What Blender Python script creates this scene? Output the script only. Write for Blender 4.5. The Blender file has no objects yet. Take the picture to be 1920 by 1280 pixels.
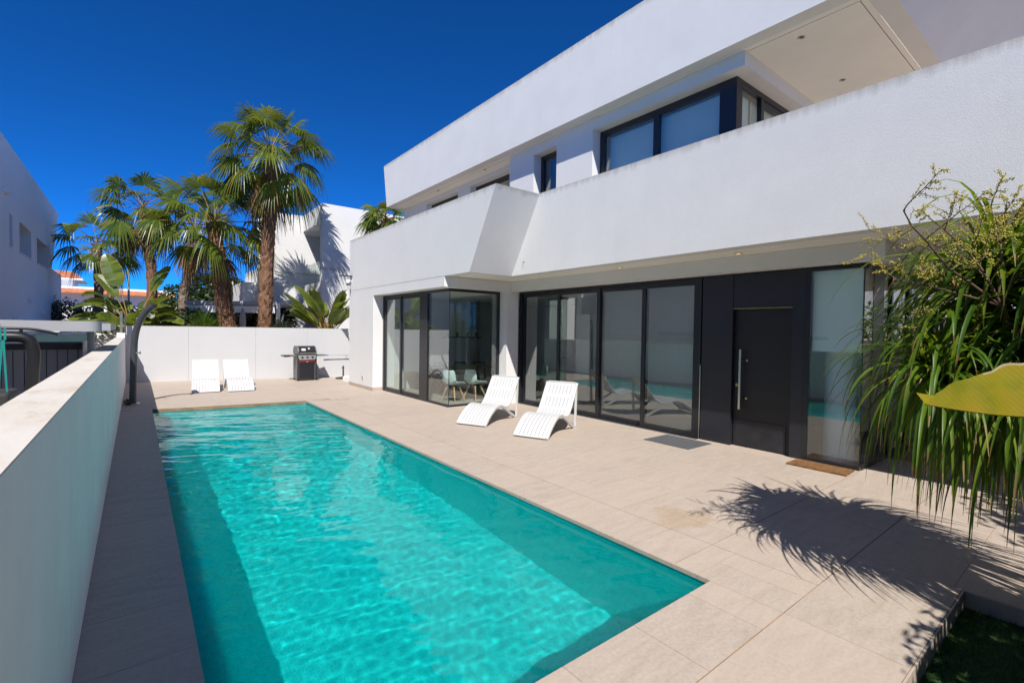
import bpy, math, random
from mathutils import Vector, Matrix
R = math.radians
rnd = random.Random(7)
S = bpy.context.scene
COL = S.collection

# ------------------------------------------------------------------ helpers
class MB:
    """collects faces and links them as ONE mesh object"""
    def __init__(s): s.v = []; s.f = []; s.m = []; s.sm = []
    def add(s, vs, fs, mi=0, smooth=False):
        o = len(s.v); s.v += [tuple(p) for p in vs]
        for f in fs: s.f.append([o+i for i in f]); s.m.append(mi); s.sm.append(smooth)
        return s
    def box(s, x0, x1, y0, y1, z0, z1, mi=0):
        v = [(x0,y0,z0),(x1,y0,z0),(x1,y1,z0),(x0,y1,z0),(x0,y0,z1),(x1,y0,z1),(x1,y1,z1),(x0,y1,z1)]
        return s.add(v, [(0,3,2,1),(4,5,6,7),(0,1,5,4),(1,2,6,5),(2,3,7,6),(3,0,4,7)], mi)
    def prism(s, poly, axis, a, b, mi=0):
        """poly: 2-D points in the other two axes (in x,y,z order), extruded along axis from a to b"""
        def p3(p, t):
            return (t,p[0],p[1]) if axis == 0 else (p[0],t,p[1]) if axis == 1 else (p[0],p[1],t)
        n = len(poly)
        v = [p3(p,a) for p in poly]+[p3(p,b) for p in poly]
        f = [tuple(range(n))[::-1], tuple(range(n,2*n))]+[(i,(i+1)%n,n+(i+1)%n,n+i) for i in range(n)]
        return s.add(v, f, mi)
    def tube(s, pts, r, n=10, mi=0, caps=True, smooth=True):
        pts = [Vector(p) for p in pts]; rs = r if isinstance(r,(list,tuple)) else [r]*len(pts)
        v = []; prev = None
        for i,p in enumerate(pts):
            t = (pts[min(i+1,len(pts)-1)]-pts[max(i-1,0)]).normalized()
            if prev is None:
                a = Vector((0,0,1)) if abs(t.z) < .9 else Vector((1,0,0))
                u = t.cross(a).normalized()
            else:
                u = (prev-t*prev.dot(t)).normalized()
            prev = u; w = t.cross(u)
            for k in range(n):
                an = 2*math.pi*k/n
                v.append(p+(u*math.cos(an)+w*math.sin(an))*rs[i])
        f = [(i*n+k, i*n+(k+1)%n, (i+1)*n+(k+1)%n, (i+1)*n+k) for i in range(len(pts)-1) for k in range(n)]
        s.add(v, f, mi, smooth)
        if caps:
            m = len(pts)-1
            s.add(v[:n], [tuple(range(n))[::-1]], mi); s.add(v[m*n:], [tuple(range(n))], mi)
        return s
    def lathe(s, prof, c=(0,0,0), n=20, mi=0, smooth=True):
        v = [(c[0]+r*math.cos(2*math.pi*k/n), c[1]+r*math.sin(2*math.pi*k/n), c[2]+z) for r,z in prof for k in range(n)]
        f = [(i*n+k, i*n+(k+1)%n, (i+1)*n+(k+1)%n, (i+1)*n+k) for i in range(len(prof)-1) for k in range(n)]
        return s.add(v, f, mi, smooth)
    def strip(s, L, Rr, mi=0, smooth=True, mid=None):
        """ribbon between two polylines (optional mid line for a fold)"""
        n = len(L)
        if mid is None:
            return s.add(list(L)+list(Rr), [(i,i+1,n+i+1,n+i) for i in range(n-1)], mi, smooth)
        return s.add(list(L)+list(mid)+list(Rr), [(i,i+1,n+i+1,n+i) for i in range(n-1)]+[(n+i,n+i+1,2*n+i+1,2*n+i) for i in range(n-1)], mi, smooth)
    def obj(s, name, mats, parent=None, bevel=0):
        me = bpy.data.meshes.new(name); me.from_pydata(s.v, [], s.f); 
        for m in (mats if isinstance(mats,(list,tuple)) else [mats]): me.materials.append(m)
        me.polygons.foreach_set('material_index', s.m); me.polygons.foreach_set('use_smooth', s.sm)
        me.update()
        o = bpy.data.objects.new(name, me); COL.objects.link(o)
        if parent: o.parent = parent
        if bevel:
            b = o.modifiers.new('edge','BEVEL'); b.width = bevel; b.segments = 2; b.limit_method = 'ANGLE'; b.angle_limit = R(40)
        return o

def tag(o, label=None, cat=None, group=None, kind=None):
    if label: o['label'] = label
    if cat: o['category'] = cat
    if group: o['group'] = group
    if kind: o['kind'] = kind
    return o
def thing(name, label, cat, loc=(0,0,0), rz=0, group=None):
    o = bpy.data.objects.new(name, None); COL.objects.link(o); o.empty_display_size = .2
    o.location = loc; o.rotation_euler = (0,0,rz)
    return tag(o, label, cat, group)
def copy_tree(o, parent=None):
    c = o.copy(); COL.objects.link(c); c.parent = parent
    for ch in list(o.children): copy_tree(ch, c)
    return c
def place(root, loc, rz=0, label=None, scale=None):
    c = copy_tree(root); c.location = loc; c.rotation_euler = (0,0,rz)
    if label: c['label'] = label
    if scale: c.scale = (scale,)*3
    return c
def fx(mb, x0, x1, ya, yb, za, zb, w, wb=None, mi=0):
    """rectangular frame lying in a plane x = const (stiles full height, rails between)"""
    wb = wb or w
    mb.box(x0,x1,ya,ya+w,za,zb,mi).box(x0,x1,yb-w,yb,za,zb,mi)
    mb.box(x0,x1,ya+w,yb-w,za,za+wb,mi).box(x0,x1,ya+w,yb-w,zb-w,zb,mi); return mb
def fy(mb, y0, y1, xa, xb, za, zb, w, wb=None, mi=0):
    wb = wb or w
    mb.box(xa,xa+w,y0,y1,za,zb,mi).box(xb-w,xb,y0,y1,za,zb,mi)
    mb.box(xa+w,xb-w,y0,y1,za,za+wb,mi).box(xa+w,xb-w,y0,y1,zb-w,zb,mi); return mb

# ------------------------------------------------------------------ materials
class NT:
    def __init__(s, name):
        s.mat = bpy.data.materials.new(name); s.mat.use_nodes = True
        s.t = s.mat.node_tree; s.t.nodes.clear(); s.out = s.n('ShaderNodeOutputMaterial')
    def n(s, typ, **kw):
        nd = s.t.nodes.new(typ)
        for k,v in kw.items():
            if k.startswith('i_'):
                key = k[2:]; nd.inputs[int(key) if key.isdigit() else key.replace('_',' ')].default_value = v
            else: setattr(nd,k,v)
        return nd
    def l(s, a, b): s.t.links.new(a, b)
    def pos(s): return s.n('ShaderNodeNewGeometry').outputs['Position']
    def noise(s, vec, scale, detail=4, rough=.5, dist=0):
        nd = s.n('ShaderNodeTexNoise', i_Scale=scale, i_Detail=detail, i_Roughness=rough, i_Distortion=dist)
        if vec is not None: s.l(vec, nd.inputs['Vector'])
        return nd.outputs['Fac']
    def mapping(s, vec, scale, rot=(0,0,0)):
        m = s.n('ShaderNodeMapping'); m.inputs['Scale'].default_value = scale; m.inputs['Rotation'].default_value = rot
        s.l(vec, m.inputs['Vector']); return m.outputs['Vector']
    def ramp(s, fac, stops):
        r = s.n('ShaderNodeValToRGB'); e = r.color_ramp.elements
        while len(e) < len(stops): e.new(.5)
        for el,(p,c) in zip(e, stops):
            el.position = p; el.color = (*c,1) if len(c) == 3 else c
        s.l(fac, r.inputs['Fac']); return r.outputs['Color']
    def mix(s, fac, a, b, mode='MIX'):
        m = s.n('ShaderNodeMix', data_type='RGBA', blend_type=mode)
        for sock,v in ((0,fac),(6,a),(7,b)):
            if hasattr(v,'is_linked') or hasattr(v,'links'): s.l(v, m.inputs[sock])
            else: m.inputs[sock].default_value = v if not isinstance(v,tuple) else (*v,1)[:4]
        return m.outputs[2]
    def math(s, op, a, b=None, c=None):
        m = s.n('ShaderNodeMath', operation=op)
        for i,v in enumerate((a,b,c)):
            if v is None: continue
            if hasattr(v,'links'): s.l(v, m.inputs[i])
            else: m.inputs[i].default_value = v
        return m.outputs[0]
    def bump(s, h, strength=.3, dist=.01):
        b = s.n('ShaderNodeBump', i_Strength=strength, i_Distance=dist); s.l(h, b.inputs['Height']); return b.outputs['Normal']
    def principled(s, color=None, rough=.5, normal=None, **kw):
        p = s.n('ShaderNodeBsdfPrincipled')
        if color is not None:
            if isinstance(color, tuple): p.inputs['Base Color'].default_value = (*color,1)
            else: s.l(color, p.inputs['Base Color'])
        if isinstance(rough,(int,float)): p.inputs['Roughness'].default_value = rough
        else: s.l(rough, p.inputs['Roughness'])
        if normal is not None: s.l(normal, p.inputs['Normal'])
        for k,v in kw.items(): p.inputs[k.replace('_',' ')].default_value = v
        s.l(p.outputs[0], s.out.inputs['Surface']); return p

def plain(name, color, rough=.5, var=.12, scale=6, bump=0, bscale=80, metallic=0, **kw):
    t = NT(name); P = t.pos()
    a = tuple(c*(1-var) for c in color); b = tuple(min(1,c*(1+var)) for c in color)
    c = t.ramp(t.noise(P, scale, 5, .6), [(.3,a),(.7,b)])
    nm = t.bump(t.noise(P, bscale, 3), bump, .005) if bump else None
    t.principled(c, rough, nm, Metallic=metallic, **kw); return t.mat

def stucco(name, color=(.705,.70,.685), coarse=.26, stain=.05, tops=()):
    t = NT(name); P = t.pos()
    c1 = t.ramp(t.noise(P, 1.2, 6, .65), [(.3,tuple(c*(1-stain) for c in color)),(.72,color)])
    streak = t.noise(t.mapping(P,(5,5,.35)), 1, 5, .7)                   # faint rain streaks down the render
    c2 = t.mix(t.ramp(streak,[(.56,(0,0,0)),(.8,(.5,.5,.5))]), c1, tuple(c*.9 for c in color))
    if tops:                                                            # grime and drips just under the exposed top edges
        sx = t.n('ShaderNodeSeparateXYZ'); t.l(P, sx.inputs[0]); g_ = None
        n1 = t.noise(t.mapping(P,(9,9,.6)), 1, 4, .7)
        for z in tops:
            d_ = t.math('SUBTRACT', z, sx.outputs['Z'])
            r_ = t.n('ShaderNodeMapRange'); r_.inputs[1].default_value = .0; r_.inputs[2].default_value = .24; r_.inputs[3].default_value = .44; r_.inputs[4].default_value = .0; t.l(d_, r_.inputs[0])
            q = t.math('MULTIPLY', r_.outputs[0], t.math('GREATER_THAN', d_, -.05)); g_ = q if g_ is None else t.math('ADD', g_, q)
        gm = t.ramp(t.math('ADD', g_, t.math('MULTIPLY', n1, .5)), [(.48,(0,0,0)),(.75,(.75,.75,.75))])
        c2 = t.mix(gm, c2, (.36,.33,.28))
    h = t.math('ADD', t.noise(P, 90, 3, .65), t.math('MULTIPLY', t.noise(P, 230, 2, .5), .5))
    t.principled(c2, .9, t.bump(h, coarse, .012), Specular_IOR_Level=.2); return t.mat

M = {}
M['stucco'] = stucco('white stucco', tops=(4.727,))
M['stucco_rough'] = stucco('coarse white render', (.715,.71,.695), .24, .08, (4.74,7.95))
M['stucco_wall'] = stucco('garden wall render', (.87,.86,.84), .22, .12)
M['soffit'] = plain('smooth soffit paint', (.82,.80,.735), .85, .03, 2, .08, 120)
t = NT('wall cap'); P = t.pos()
c = t.ramp(t.noise(t.mapping(P,(2.5,.9,1)), 2.2, 7, .68), [(.35,(.57,.54,.505)),(.55,(.53,.485,.43)),(.72,(.40,.325,.25))])
t.principled(c, .9, t.bump(t.noise(P, 70, 4), .25, .008)); M['cap'] = t.mat
M['stucco_back'] = stucco('sunlit back wall render', (.505,.505,.51), .2, .04)  # copy of the garden wall render, darkened to hold down the sun
M['stucco_bright'] = stucco('fresh white render', (.86,.85,.83), .2, .04)  # white stucco lightened in colour to lift the shaded neighbour house
# stone tiles: every tile is a mesh island of its own
t = NT('sand porcelain tile'); P = t.pos()
isl = t.n('ShaderNodeNewGeometry').outputs['Random Per Island']
cA = t.ramp(t.noise(t.mapping(P,(1.2,5,1)), 2.4, 8, .66, .6), [(.3,(.33,.268,.216)),(.52,(.40,.335,.277)),(.75,(.455,.388,.328))])
cB = t.mix(.35, cA, t.ramp(t.noise(P, 38, 5, .7), [(.35,(.295,.235,.185)),(.6,(.455,.392,.332))]))
cC = t.mix(t.math('MULTIPLY', isl, .35), cB, (.47,.375,.30))
st = t.ramp(t.noise(P, .8, 5, .62, .5), [(.62,(0,0,0)),(.74,(.5,.5,.5))])       # old damp marks
cD = t.mix(st, cC, t.mix(.5, cC, (.40,.30,.19)))
sp = t.n('ShaderNodeVectorMath', operation='DISTANCE'); t.l(P, sp.inputs[0]); sp.inputs[1].default_value = (4.35,2.72,0)
wet = t.ramp(t.math('ADD', sp.outputs['Value'], t.math('MULTIPLY', t.noise(P, 3.2, 5, .6), .9)), [(.50,(.45,.45,.45)),(.66,(.5,.5,.5)),(.78,(0,0,0))])
cD = t.mix(wet, cD, t.mix(1.0, cD, (.86,.74,.55), 'MULTIPLY'))                     # dried puddle
t.principled(cD, t.ramp(t.noise(P, 20, 4),[(.3,(.52,)*3),(.7,(.72,)*3)]), t.bump(t.noise(P, 90, 4, .6), .12, .004), Specular_IOR_Level=.35)
M['tile'] = t.mat
M['grout'] = plain('rusty grout', (.25,.16,.09), .95, .4, 3, .2)
M['plinth'] = plain('beige plinth', (.40,.33,.27), .8, .1, 5)
M['frame'] = plain('anthracite aluminium', (.016,.017,.021), .34, .1, 3, .03, 300)
M['panel'] = plain('anthracite cladding', (.017,.018,.024), .42, .15, 2.5, .05, 200)
M['door'] = plain('black door leaf', (.009,.009,.010), .5, .15, 3, .05, 200)
M['kick'] = plain('scuffed slate kick plate', (.015,.0155,.02), .45, .5, 5, .1, 60)
M['steel'] = plain('brushed steel', (.62,.60,.55), .3, .08, 20, 0, 80, 1.0)
M['brass'] = plain('brass lock', (.55,.36,.12), .3, .1, 20, 0, 80, 1.0)
M['plastic'] = plain('white resin', (.52,.52,.515), .42, .03, 4, .04, 200)
M['shellplastic'] = plain('pale mint shell', (.62,.74,.70), .4, .03, 4)
M['wood'] = plain('beech', (.52,.33,.13), .5, .2, 14)
M['tabletop'] = plain('oak table top', (.20,.115,.045), .45, .3, 7)
M['black'] = plain('black powder coat', (.012,.012,.013), .4, .1, 5)
M['blackmat'] = plain('grey rubber mat', (.075,.078,.085), .95, .3, 60, .6, 260)
M['coir'] = plain('coir', (.17,.08,.024), 1, .45, 16, .8, 180)
M['blind'] = plain('roller blind cloth', (.74,.84,.83), .9, .03, 4, .1, 400)
t = NT('net curtain'); d_ = t.n('ShaderNodeBsdfDiffuse'); d_.inputs[0].default_value = (.8,.8,.78,1); e_ = t.n('ShaderNodeBsdfTranslucent'); e_.inputs[0].default_value = (.8,.8,.78,1)
m_ = t.n('ShaderNodeMixShader', i_0=.6); t.l(d_.outputs[0], m_.inputs[1]); t.l(e_.outputs[0], m_.inputs[2]); t.l(m_.outputs[0], t.out.inputs['Surface']); M['net'] = t.mat
M['inwall'] = plain('interior paint', (.66,.66,.64), .8, .02, 2)
M['infloor'] = plain('interior grey tile', (.34,.33,.31), .45, .08, 2)
M['cabinet'] = plain('gloss white cabinet', (.66,.68,.67), .25, .02, 2)
M['splash'] = plain('dark splashback', (.02,.021,.024), .25, .1, 3)
M['shower'] = plain('graphite shower', (.045,.05,.058), .42, .12, 4, .03, 200)
M['grill'] = plain('grill enamel', (.010,.011,.015), .42, .1, 5)
M['grillgrey'] = plain('grill side', (.13,.128,.125), .5, .1, 5)
M['chrome'] = plain('steel panel', (.62,.62,.62), .32, .06, 9, 0, 80, .9)
M['red'] = plain('red band', (.17,.012,.014), .4, .1, 5)
M['rubber'] = plain('dark rubber', (.03,.03,.03), .8, .1, 5)
M['grey_metal'] = plain('light grey metal', (.34,.34,.36), .5, .06, 3)
M['fence'] = plain('grey fence board', (.42,.42,.46), .6, .08, 3)
M['darkgrey'] = plain('dark grey paint', (.06,.06,.066), .5, .1, 4)
M['teal'] = plain('teal strap', (.0,.20,.18), .7, .1, 9)
M['blue'] = plain('blue grip', (.02,.14,.35), .5, .1, 9)
M['postgreen'] = plain('weathered post', (.12,.14,.12), .7, .25, 8)
M['terracotta'] = plain('terracotta tiles', (.42,.15,.07), .85, .3, 2.5, .6, 14)
M['white'] = plain('white paint', (.80,.80,.80), .6, .03, 3)
M['asphalt'] = plain('asphalt', (.05,.05,.052), .9, .2, 4, .4, 60)
M['earth'] = plain('dry earth', (.26,.20,.145), .95, .25, 1.2, .5, 9)
M['turf'] = plain('artificial turf base', (.025,.07,.012), .95, .3, 8, .5, 90)
M['car'] = plain('dark car paint', (.02,.028,.035), .2, .1, 3)
M['carglass'] = plain('car glass', (.03,.05,.05), .08, .1, 3)
M['canvas'] = plain('grey canvas', (.42,.42,.41), .9, .1, 9)
M['stone'] = plain('pale stone', (.5,.46,.4), .9, .2, 9, .4, 30)
M['lampwarm'] = plain('warm lens', (.7,.55,.2), .4, .05, 4)
t = NT('lit downlight'); e = t.n('ShaderNodeEmission', i_Strength=.9); e.inputs['Color'].default_value = (1,.72,.18,1)
t.l(e.outputs[0], t.out.inputs['Surface']); M['lit'] = t.mat

def glass(name, tint=(.84,.90,.88), base=.075, gain=1.0):
    """thin architectural glazing: clear with a mirror share that grows towards grazing angles"""
    t = NT(name); g = t.n('ShaderNodeNewGeometry')
    d = t.n('ShaderNodeVectorMath', operation='DOT_PRODUCT'); t.l(g.outputs['Incoming'], d.inputs[0]); t.l(g.outputs['Normal'], d.inputs[1])
    f = t.math('POWER', t.math('SUBTRACT', 1.0, t.math('ABSOLUTE', d.outputs['Value'])), 4.6)
    f = t.math('MINIMUM', t.math('MULTIPLY', t.math('ADD', base, t.math('MULTIPLY', f, 1-base)), gain), 1.0)
    tr = t.n('ShaderNodeBsdfTransparent'); tr.inputs[0].default_value = (*tint,1)
    gl = t.n('ShaderNodeBsdfGlossy', i_Roughness=.004); gl.inputs['Color'].default_value = (.95,.97,.96,1)
    m = t.n('ShaderNodeMixShader'); t.l(f, m.inputs[0]); t.l(tr.outputs[0], m.inputs[1]); t.l(gl.outputs[0], m.inputs[2])
    t.l(m.outputs[0], t.out.inputs['Surface']); return t.mat
M['glass'] = glass('window glass', (.91,.955,.94), .13)
M['glass_clear'] = glass('clear balustrade glass', (.93,.965,.955), .03)
M['glass_blue'] = glass('reflecting corner glass', (.93,.985,.96), .09)

def leaf(name, stops, rough=.38, trans=.35, tcol=(.30,.42,.04), spec=.5):
    t = NT(name); P = t.pos(); isl = t.n('ShaderNodeNewGeometry').outputs['Random Per Island']
    c = t.ramp(isl, stops)
    c = t.mix(.35, c, t.mix(1.0, c, t.ramp(t.noise(P, 7, 3),[(.3,(.55,.55,.5)),(.7,(1.25,1.25,1.2))]), 'MULTIPLY'))
    p = t.principled(c, rough, None, Specular_IOR_Level=spec)
    tl = t.n('ShaderNodeBsdfTranslucent'); t.l(t.mix(.5, c, tcol), tl.inputs['Color'])
    m = t.n('ShaderNodeMixShader', i_0=trans); t.l(p.outputs[0], m.inputs[1]); t.l(tl.outputs[0], m.inputs[2])
    t.l(m.outputs[0], t.out.inputs['Surface']); return t.mat
M['fan'] = leaf('fan palm leaf', [(0,(.040,.078,.010)),(.5,(.085,.135,.014)),(.88,(.14,.175,.02)),(1,(.26,.19,.035))], .33, .34, (.34,.38,.03))
M['fandead'] = leaf('dry fan leaf', [(0,(.15,.09,.035)),(.5,(.26,.17,.075)),(1,(.10,.055,.02))], .8, .2, (.3,.2,.08), .2)
M['straw'] = leaf('pale dead skirt', [(0,(.34,.29,.21)),(1,(.46,.42,.33))], .9, .15, (.4,.34,.24), .1)
M['strelitzia'] = leaf('big paddle leaf', [(0,(.065,.115,.014)),(.5,(.11,.165,.018)),(1,(.18,.22,.03))], .3, .4, (.30,.38,.03))
M['paddleedge'] = leaf('dry leaf edge', [(0,(.20,.14,.07)),(1,(.34,.26,.16))], .85, .2, (.3,.2,.08), .1)
M['petiole'] = leaf('yellow stalk', [(0,(.25,.20,.03)),(.5,(.32,.17,.03)),(1,(.16,.17,.03))], .5, .1)
M['strap'] = leaf('strap leaf', [(0,(.022,.060,.007)),(.45,(.06,.135,.010)),(.85,(.13,.205,.014)),(1,(.19,.225,.02))], .42, .38, (.34,.50,.02), .35)
M['straptip'] = leaf('dry strap tip', [(0,(.20,.13,.04)),(.5,(.10,.085,.02)),(1,(.36,.29,.13))], .8, .3, (.4,.26,.08), .2)
t = NT('yellow paddle underside'); P = t.pos()
sl_ = t.n('ShaderNodeVectorMath', operation='DOT_PRODUCT'); t.l(P, sl_.inputs[0]); sl_.inputs[1].default_value = (.52,-.41,.55)
wv_ = t.n('ShaderNodeTexWave', i_Scale=42.0, i_Distortion=.4, i_Detail=0.0); cmb = t.n('ShaderNodeCombineXYZ'); t.l(sl_.outputs['Value'], cmb.inputs[0]); t.l(cmb.outputs[0], wv_.inputs['Vector'])
blot = t.noise(P, 14, 5, .6)
c = t.ramp(blot, [(.3,(.15,.155,.008)),(.5,(.235,.20,.010)),(.68,(.29,.20,.014))]); c = t.mix(t.math('MULTIPLY', wv_.outputs['Fac'], .35), c, (.20,.18,.010))
p_ = t.principled(c, .6, t.bump(wv_.outputs['Fac'], .25, .0015), Specular_IOR_Level=.15); tl = t.n('ShaderNodeBsdfTranslucent'); t.l(t.mix(.6, c, (.50,.38,.01)), tl.inputs['Color'])
m_ = t.n('ShaderNodeMixShader', i_0=.35); t.l(p_.outputs[0], m_.inputs[1]); t.l(tl.outputs[0], m_.inputs[2]); t.l(m_.outputs[0], t.out.inputs['Surface']); M['yellowleaf'] = t.mat
M['bloom'] = leaf('pale blossom', [(0,(.55,.45,.07)),(.6,(.68,.58,.15)),(1,(.42,.42,.07))], .7, .25, (.5,.45,.1), .2)
M['twig'] = plain('brown twig', (.10,.06,.035), .8, .3, 9)
M['tree'] = leaf('dark evergreen leaf', [(0,(.010,.026,.006)),(.6,(.022,.048,.010)),(1,(.045,.075,.014))], .42, .2)
M['bush'] = leaf('bush leaf', [(0,(.02,.036,.010)),(.7,(.045,.06,.02)),(1,(.35,.30,.30))], .5, .2)
M['yucca'] = leaf('bright yucca leaf', [(0,(.03,.085,.010)),(1,(.085,.17,.02))], .4, .3)
M['agave'] = leaf('dark agave leaf', [(0,(.02,.035,.025)),(1,(.04,.055,.04))], .5, .1)
M['grass'] = leaf('turf blade', [(0,(.018,.07,.008)),(.6,(.035,.11,.012)),(1,(.07,.15,.02))], .5, .25)
t = NT('palm bark'); P = t.pos()
isl = t.n('ShaderNodeNewGeometry').outputs['Random Per Island']
c = t.ramp(t.noise(t.mapping(P,(14,14,5)), 1, 6, .7), [(.3,(.028,.013,.007)),(.5,(.105,.048,.024)),(.72,(.26,.145,.078))])
c = t.mix(t.math('MULTIPLY', isl, .5), c, (.26,.14,.075))
t.principled(c, .9, t.bump(t.noise(t.mapping(P,(25,25,9)), 1, 5), .8, .03)); M['bark'] = t.mat
M['barkgrey'] = plain('grey palm bark', (.18,.135,.10), .9, .5, 7, .8, 20)
M['bole'] = plain('grey bole', (.17,.14,.11), .9, .35, 9, .7, 25)
# pool
t = NT('aqua pool mosaic'); P = t.pos()
br = t.n('ShaderNodeTexVoronoi', feature='F1', distance='CHEBYCHEV', i_Scale=38.0, i_Randomness=0.0); t.l(P, br.inputs['Vector'])
grid = t.ramp(br.outputs['Distance'], [(.44,(0,0,0)),(.48,(1,1,1))])
wn = t.n('ShaderNodeTexWhiteNoise'); t.l(br.outputs['Position'], wn.inputs['Vector'])
base = t.ramp(wn.outputs['Value'], [(0,(.001,.42,.42)),(1,(.004,.53,.52))])
t.principled(t.mix(t.math('MULTIPLY', grid, .75), base, (.06,.60,.57)), .35, Specular_IOR_Level=.03); M['mosaic'] = t.mat
t = NT('pool water'); 
rf = t.n('ShaderNodeBsdfGlass', i_IOR=1.333, i_Roughness=0.0); rf.inputs['Color'].default_value = (.93,1,.99,1)
df = t.n('ShaderNodeSubsurfaceScattering', falloff='BURLEY'); df.inputs['Color'].default_value = (.0,.36,.36,1); df.inputs['Scale'].default_value = 1.0; df.inputs['Radius'].default_value = (.3,.35,.35)
mx = t.n('ShaderNodeMixShader', i_0=.29); t.l(rf.outputs[0], mx.inputs[1]); t.l(df.outputs[0], mx.inputs[2])
t.l(mx.outputs[0], t.out.inputs['Surface']); M['water'] = t.mat

# ------------------------------------------------------------------ ground, street, deck, pool, lawn
ZG = -.15
g = MB()
hx0,hx1,hy0,hy1 = .1,3.7,1.6,13.5
for x0,x1,y0,y1 in ((-400,hx0,-400,600),(hx1,400,-400,600),(hx0,hx1,-400,hy0),(hx0,hx1,hy1,600)):
    g.add([(x0,y0,ZG),(x1,y0,ZG),(x1,y1,ZG),(x0,y1,ZG)], [(0,1,2,3)])
tag(g.obj('ground', M['earth']), kind='structure')
tag(MB().box(-60,60,36,42,ZG+.004,ZG+.012).obj('street', M['asphalt']), kind='structure')

PX0,PX1,PYN = .28,3.39,1.872                       # pool opening (far end slightly out of square)
def pfar(x): return 13.22-(x-PX0)/(PX1-PX0)*.44
GAP = .0016
deck = MB(); 
def tile(x0,x1,y0,y1,sk=None):
    """one porcelain tile; sk = function giving a y shift (rows follow the skewed pool end)"""
    f = sk or (lambda x: 0)
    a,b = x0+GAP,x1-GAP; g0 = .0042 if min(abs(y0-1.355),abs(y0-2.19)) < 1e-3 else GAP; g1 = .0042 if min(abs(y1-1.355),abs(y1-2.19)) < 1e-3 else GAP
    a += .002*(abs(x0-3.98) < 1e-3); b -= .002*(abs(x1-3.98) < 1e-3)
    v = [(a,y0+g0+f(a),0),(b,y0+g0+f(b),0),(b,y1-g1+f(b),0),(a,y1-g1+f(a),0)]
    v += [(x,y,-.0035) for x,y,_ in v]
    deck.add(v, [(0,1,2,3),(0,4,5,1),(1,5,6,2),(2,6,7,3),(3,7,4,0)])
def cuts(a, b, first, step):
    c = [a]; y = first
    while y < b-.02:
        if y > a+.02: c.append(y)
        y += step
    return c+[b]
def region(x0,x1,y0,y1,xc,yc,sk=None):
    for i in range(len(xc)-1):
        for j in range(len(yc)-1): tile(xc[i],xc[i+1],yc[j],yc[j+1],sk)
LX = -.265
c = cuts(1.872,13.22,2.05,.6125); region(0,0,0,0,[LX,PX0],c)
c = [1.98]+cuts(2.19,12.78,2.6,.62); region(0,0,0,0,[PX1,3.98],c)
c = cuts(LX,9.0,2.475-.62*4,.62); region(0,0,0,0,[x for x in c if x < PX1]+[PX1],[1.355,1.872])
region(0,0,0,0,[PX1]+[x for x in c if PX1+.02 < x < 3.9]+[3.98],[1.355,1.98])
c = cuts(LX,4.78,2.16-1.24*2,1.24); region(0,0,0,0,c,[.69,1.355])
rows = [1.355,2.19,2.6]+[3.22+.62*k for k in range(28)]
for j in range(len(rows)-1):
    xs = cuts(3.98,9.0,4.36+(0 if j < 3 else .62*(j%2)),1.24); region(0,0,0,0,xs,[rows[j],rows[j+1]])
sk = lambda x: -(x-PX0)/(PX1-PX0)*.44
for j in range(11):
    y0 = 13.22+(.0 if j == 0 else .45+.62*(j-1)); y1 = 13.22+.45+.62*j
    region(0,0,0,0,cuts(LX,3.98,PX0+(.31 if j%2 else 0),.62*(1 if j == 0 else 2)),[y0,y1],sk)
for j in range(9):
    region(0,0,0,0,cuts(4.78,14,5.4+.6*(j%2),1.24),[1.355-.62*(j+1),1.355-.62*j])
# step faces towards the lawn
for i in range(5): deck.box(LX+1.01*i+GAP, LX+1.01*(i+1)-GAP, .676,.688, ZG+.004,-.002)
for i in range(5): deck.box(4.766,4.779, .676-.9*(i+1)+GAP,.676-.9*i-GAP, ZG+.004,-.002)
# coping edge down to the water line
for k in range(18): 
    y0 = 1.98+.62*k
    if y0 < 12.7: deck.box(PX1+.001,PX1+.03, y0+GAP, min(y0+.62-GAP,12.77), -.034,-.0036)
deck.box(PX1+.001,PX1+.03,1.875,1.98-GAP,-.034,-.0036)
DK = tag(deck.obj('pool_deck', M['tile']), kind='structure')
b = MB(); zt = -.004
for x0,x1,y0,y1 in ((LX,PX0-.001,.69,20),(PX1+.031,9,.69,20),(PX0,PX1+.03,.69,1.871),(PX0,PX1+.03,13.225,20),(4.78,14,-5,.689)): b.box(x0,x1,y0,y1,ZG+.002,zt)
b.prism([(PX0,13.221),(PX1+.03,12.785),(PX1+.03,13.224),(PX0,13.2245)],2,ZG+.002,zt)
tag(b.obj('deck_bed', M['grout']), kind='structure')

# pool shell
WZ = -.062; ZB = -1.42
pb = MB(); x0,x1 = PX0-.002,PX1+.012
def yfar(x): return pfar(x)+.02
def wallq(a,b_,zt): pb.add([(a[0],a[1],zt),(b_[0],b_[1],zt),(b_[0],b_[1],ZB),(a[0],a[1],ZB)], [(0,1,2,3)])
yn = PYN-.03
wallq((x0,yn),(x0,yfar(x0)),-.002); wallq((x0,yfar(x0)),(x1,yfar(x1)),-.0045); wallq((x1,yfar(x1)),(x1,yn),-.034); wallq((x1,yn),(x0,yn),-.0045)
pb.add([(x0,yn,ZB),(x1,yn,ZB),(x1,yfar(x1),ZB),(x0,yfar(x0),ZB)], [(0,1,2,3)])
BASIN = tag(pb.obj('pool_basin', M['mosaic']), kind='structure')
import numpy as np
nx,ny = 250,880
wr = random.Random(3)
gx,gv = np.meshgrid(np.linspace(0,1,nx+1), np.linspace(0,1,ny+1))
gx = x0+(x1-x0)*gx; gy = yn+(pfar(gx)+.02-yn)*gv
hz = np.zeros_like(gx)
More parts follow.
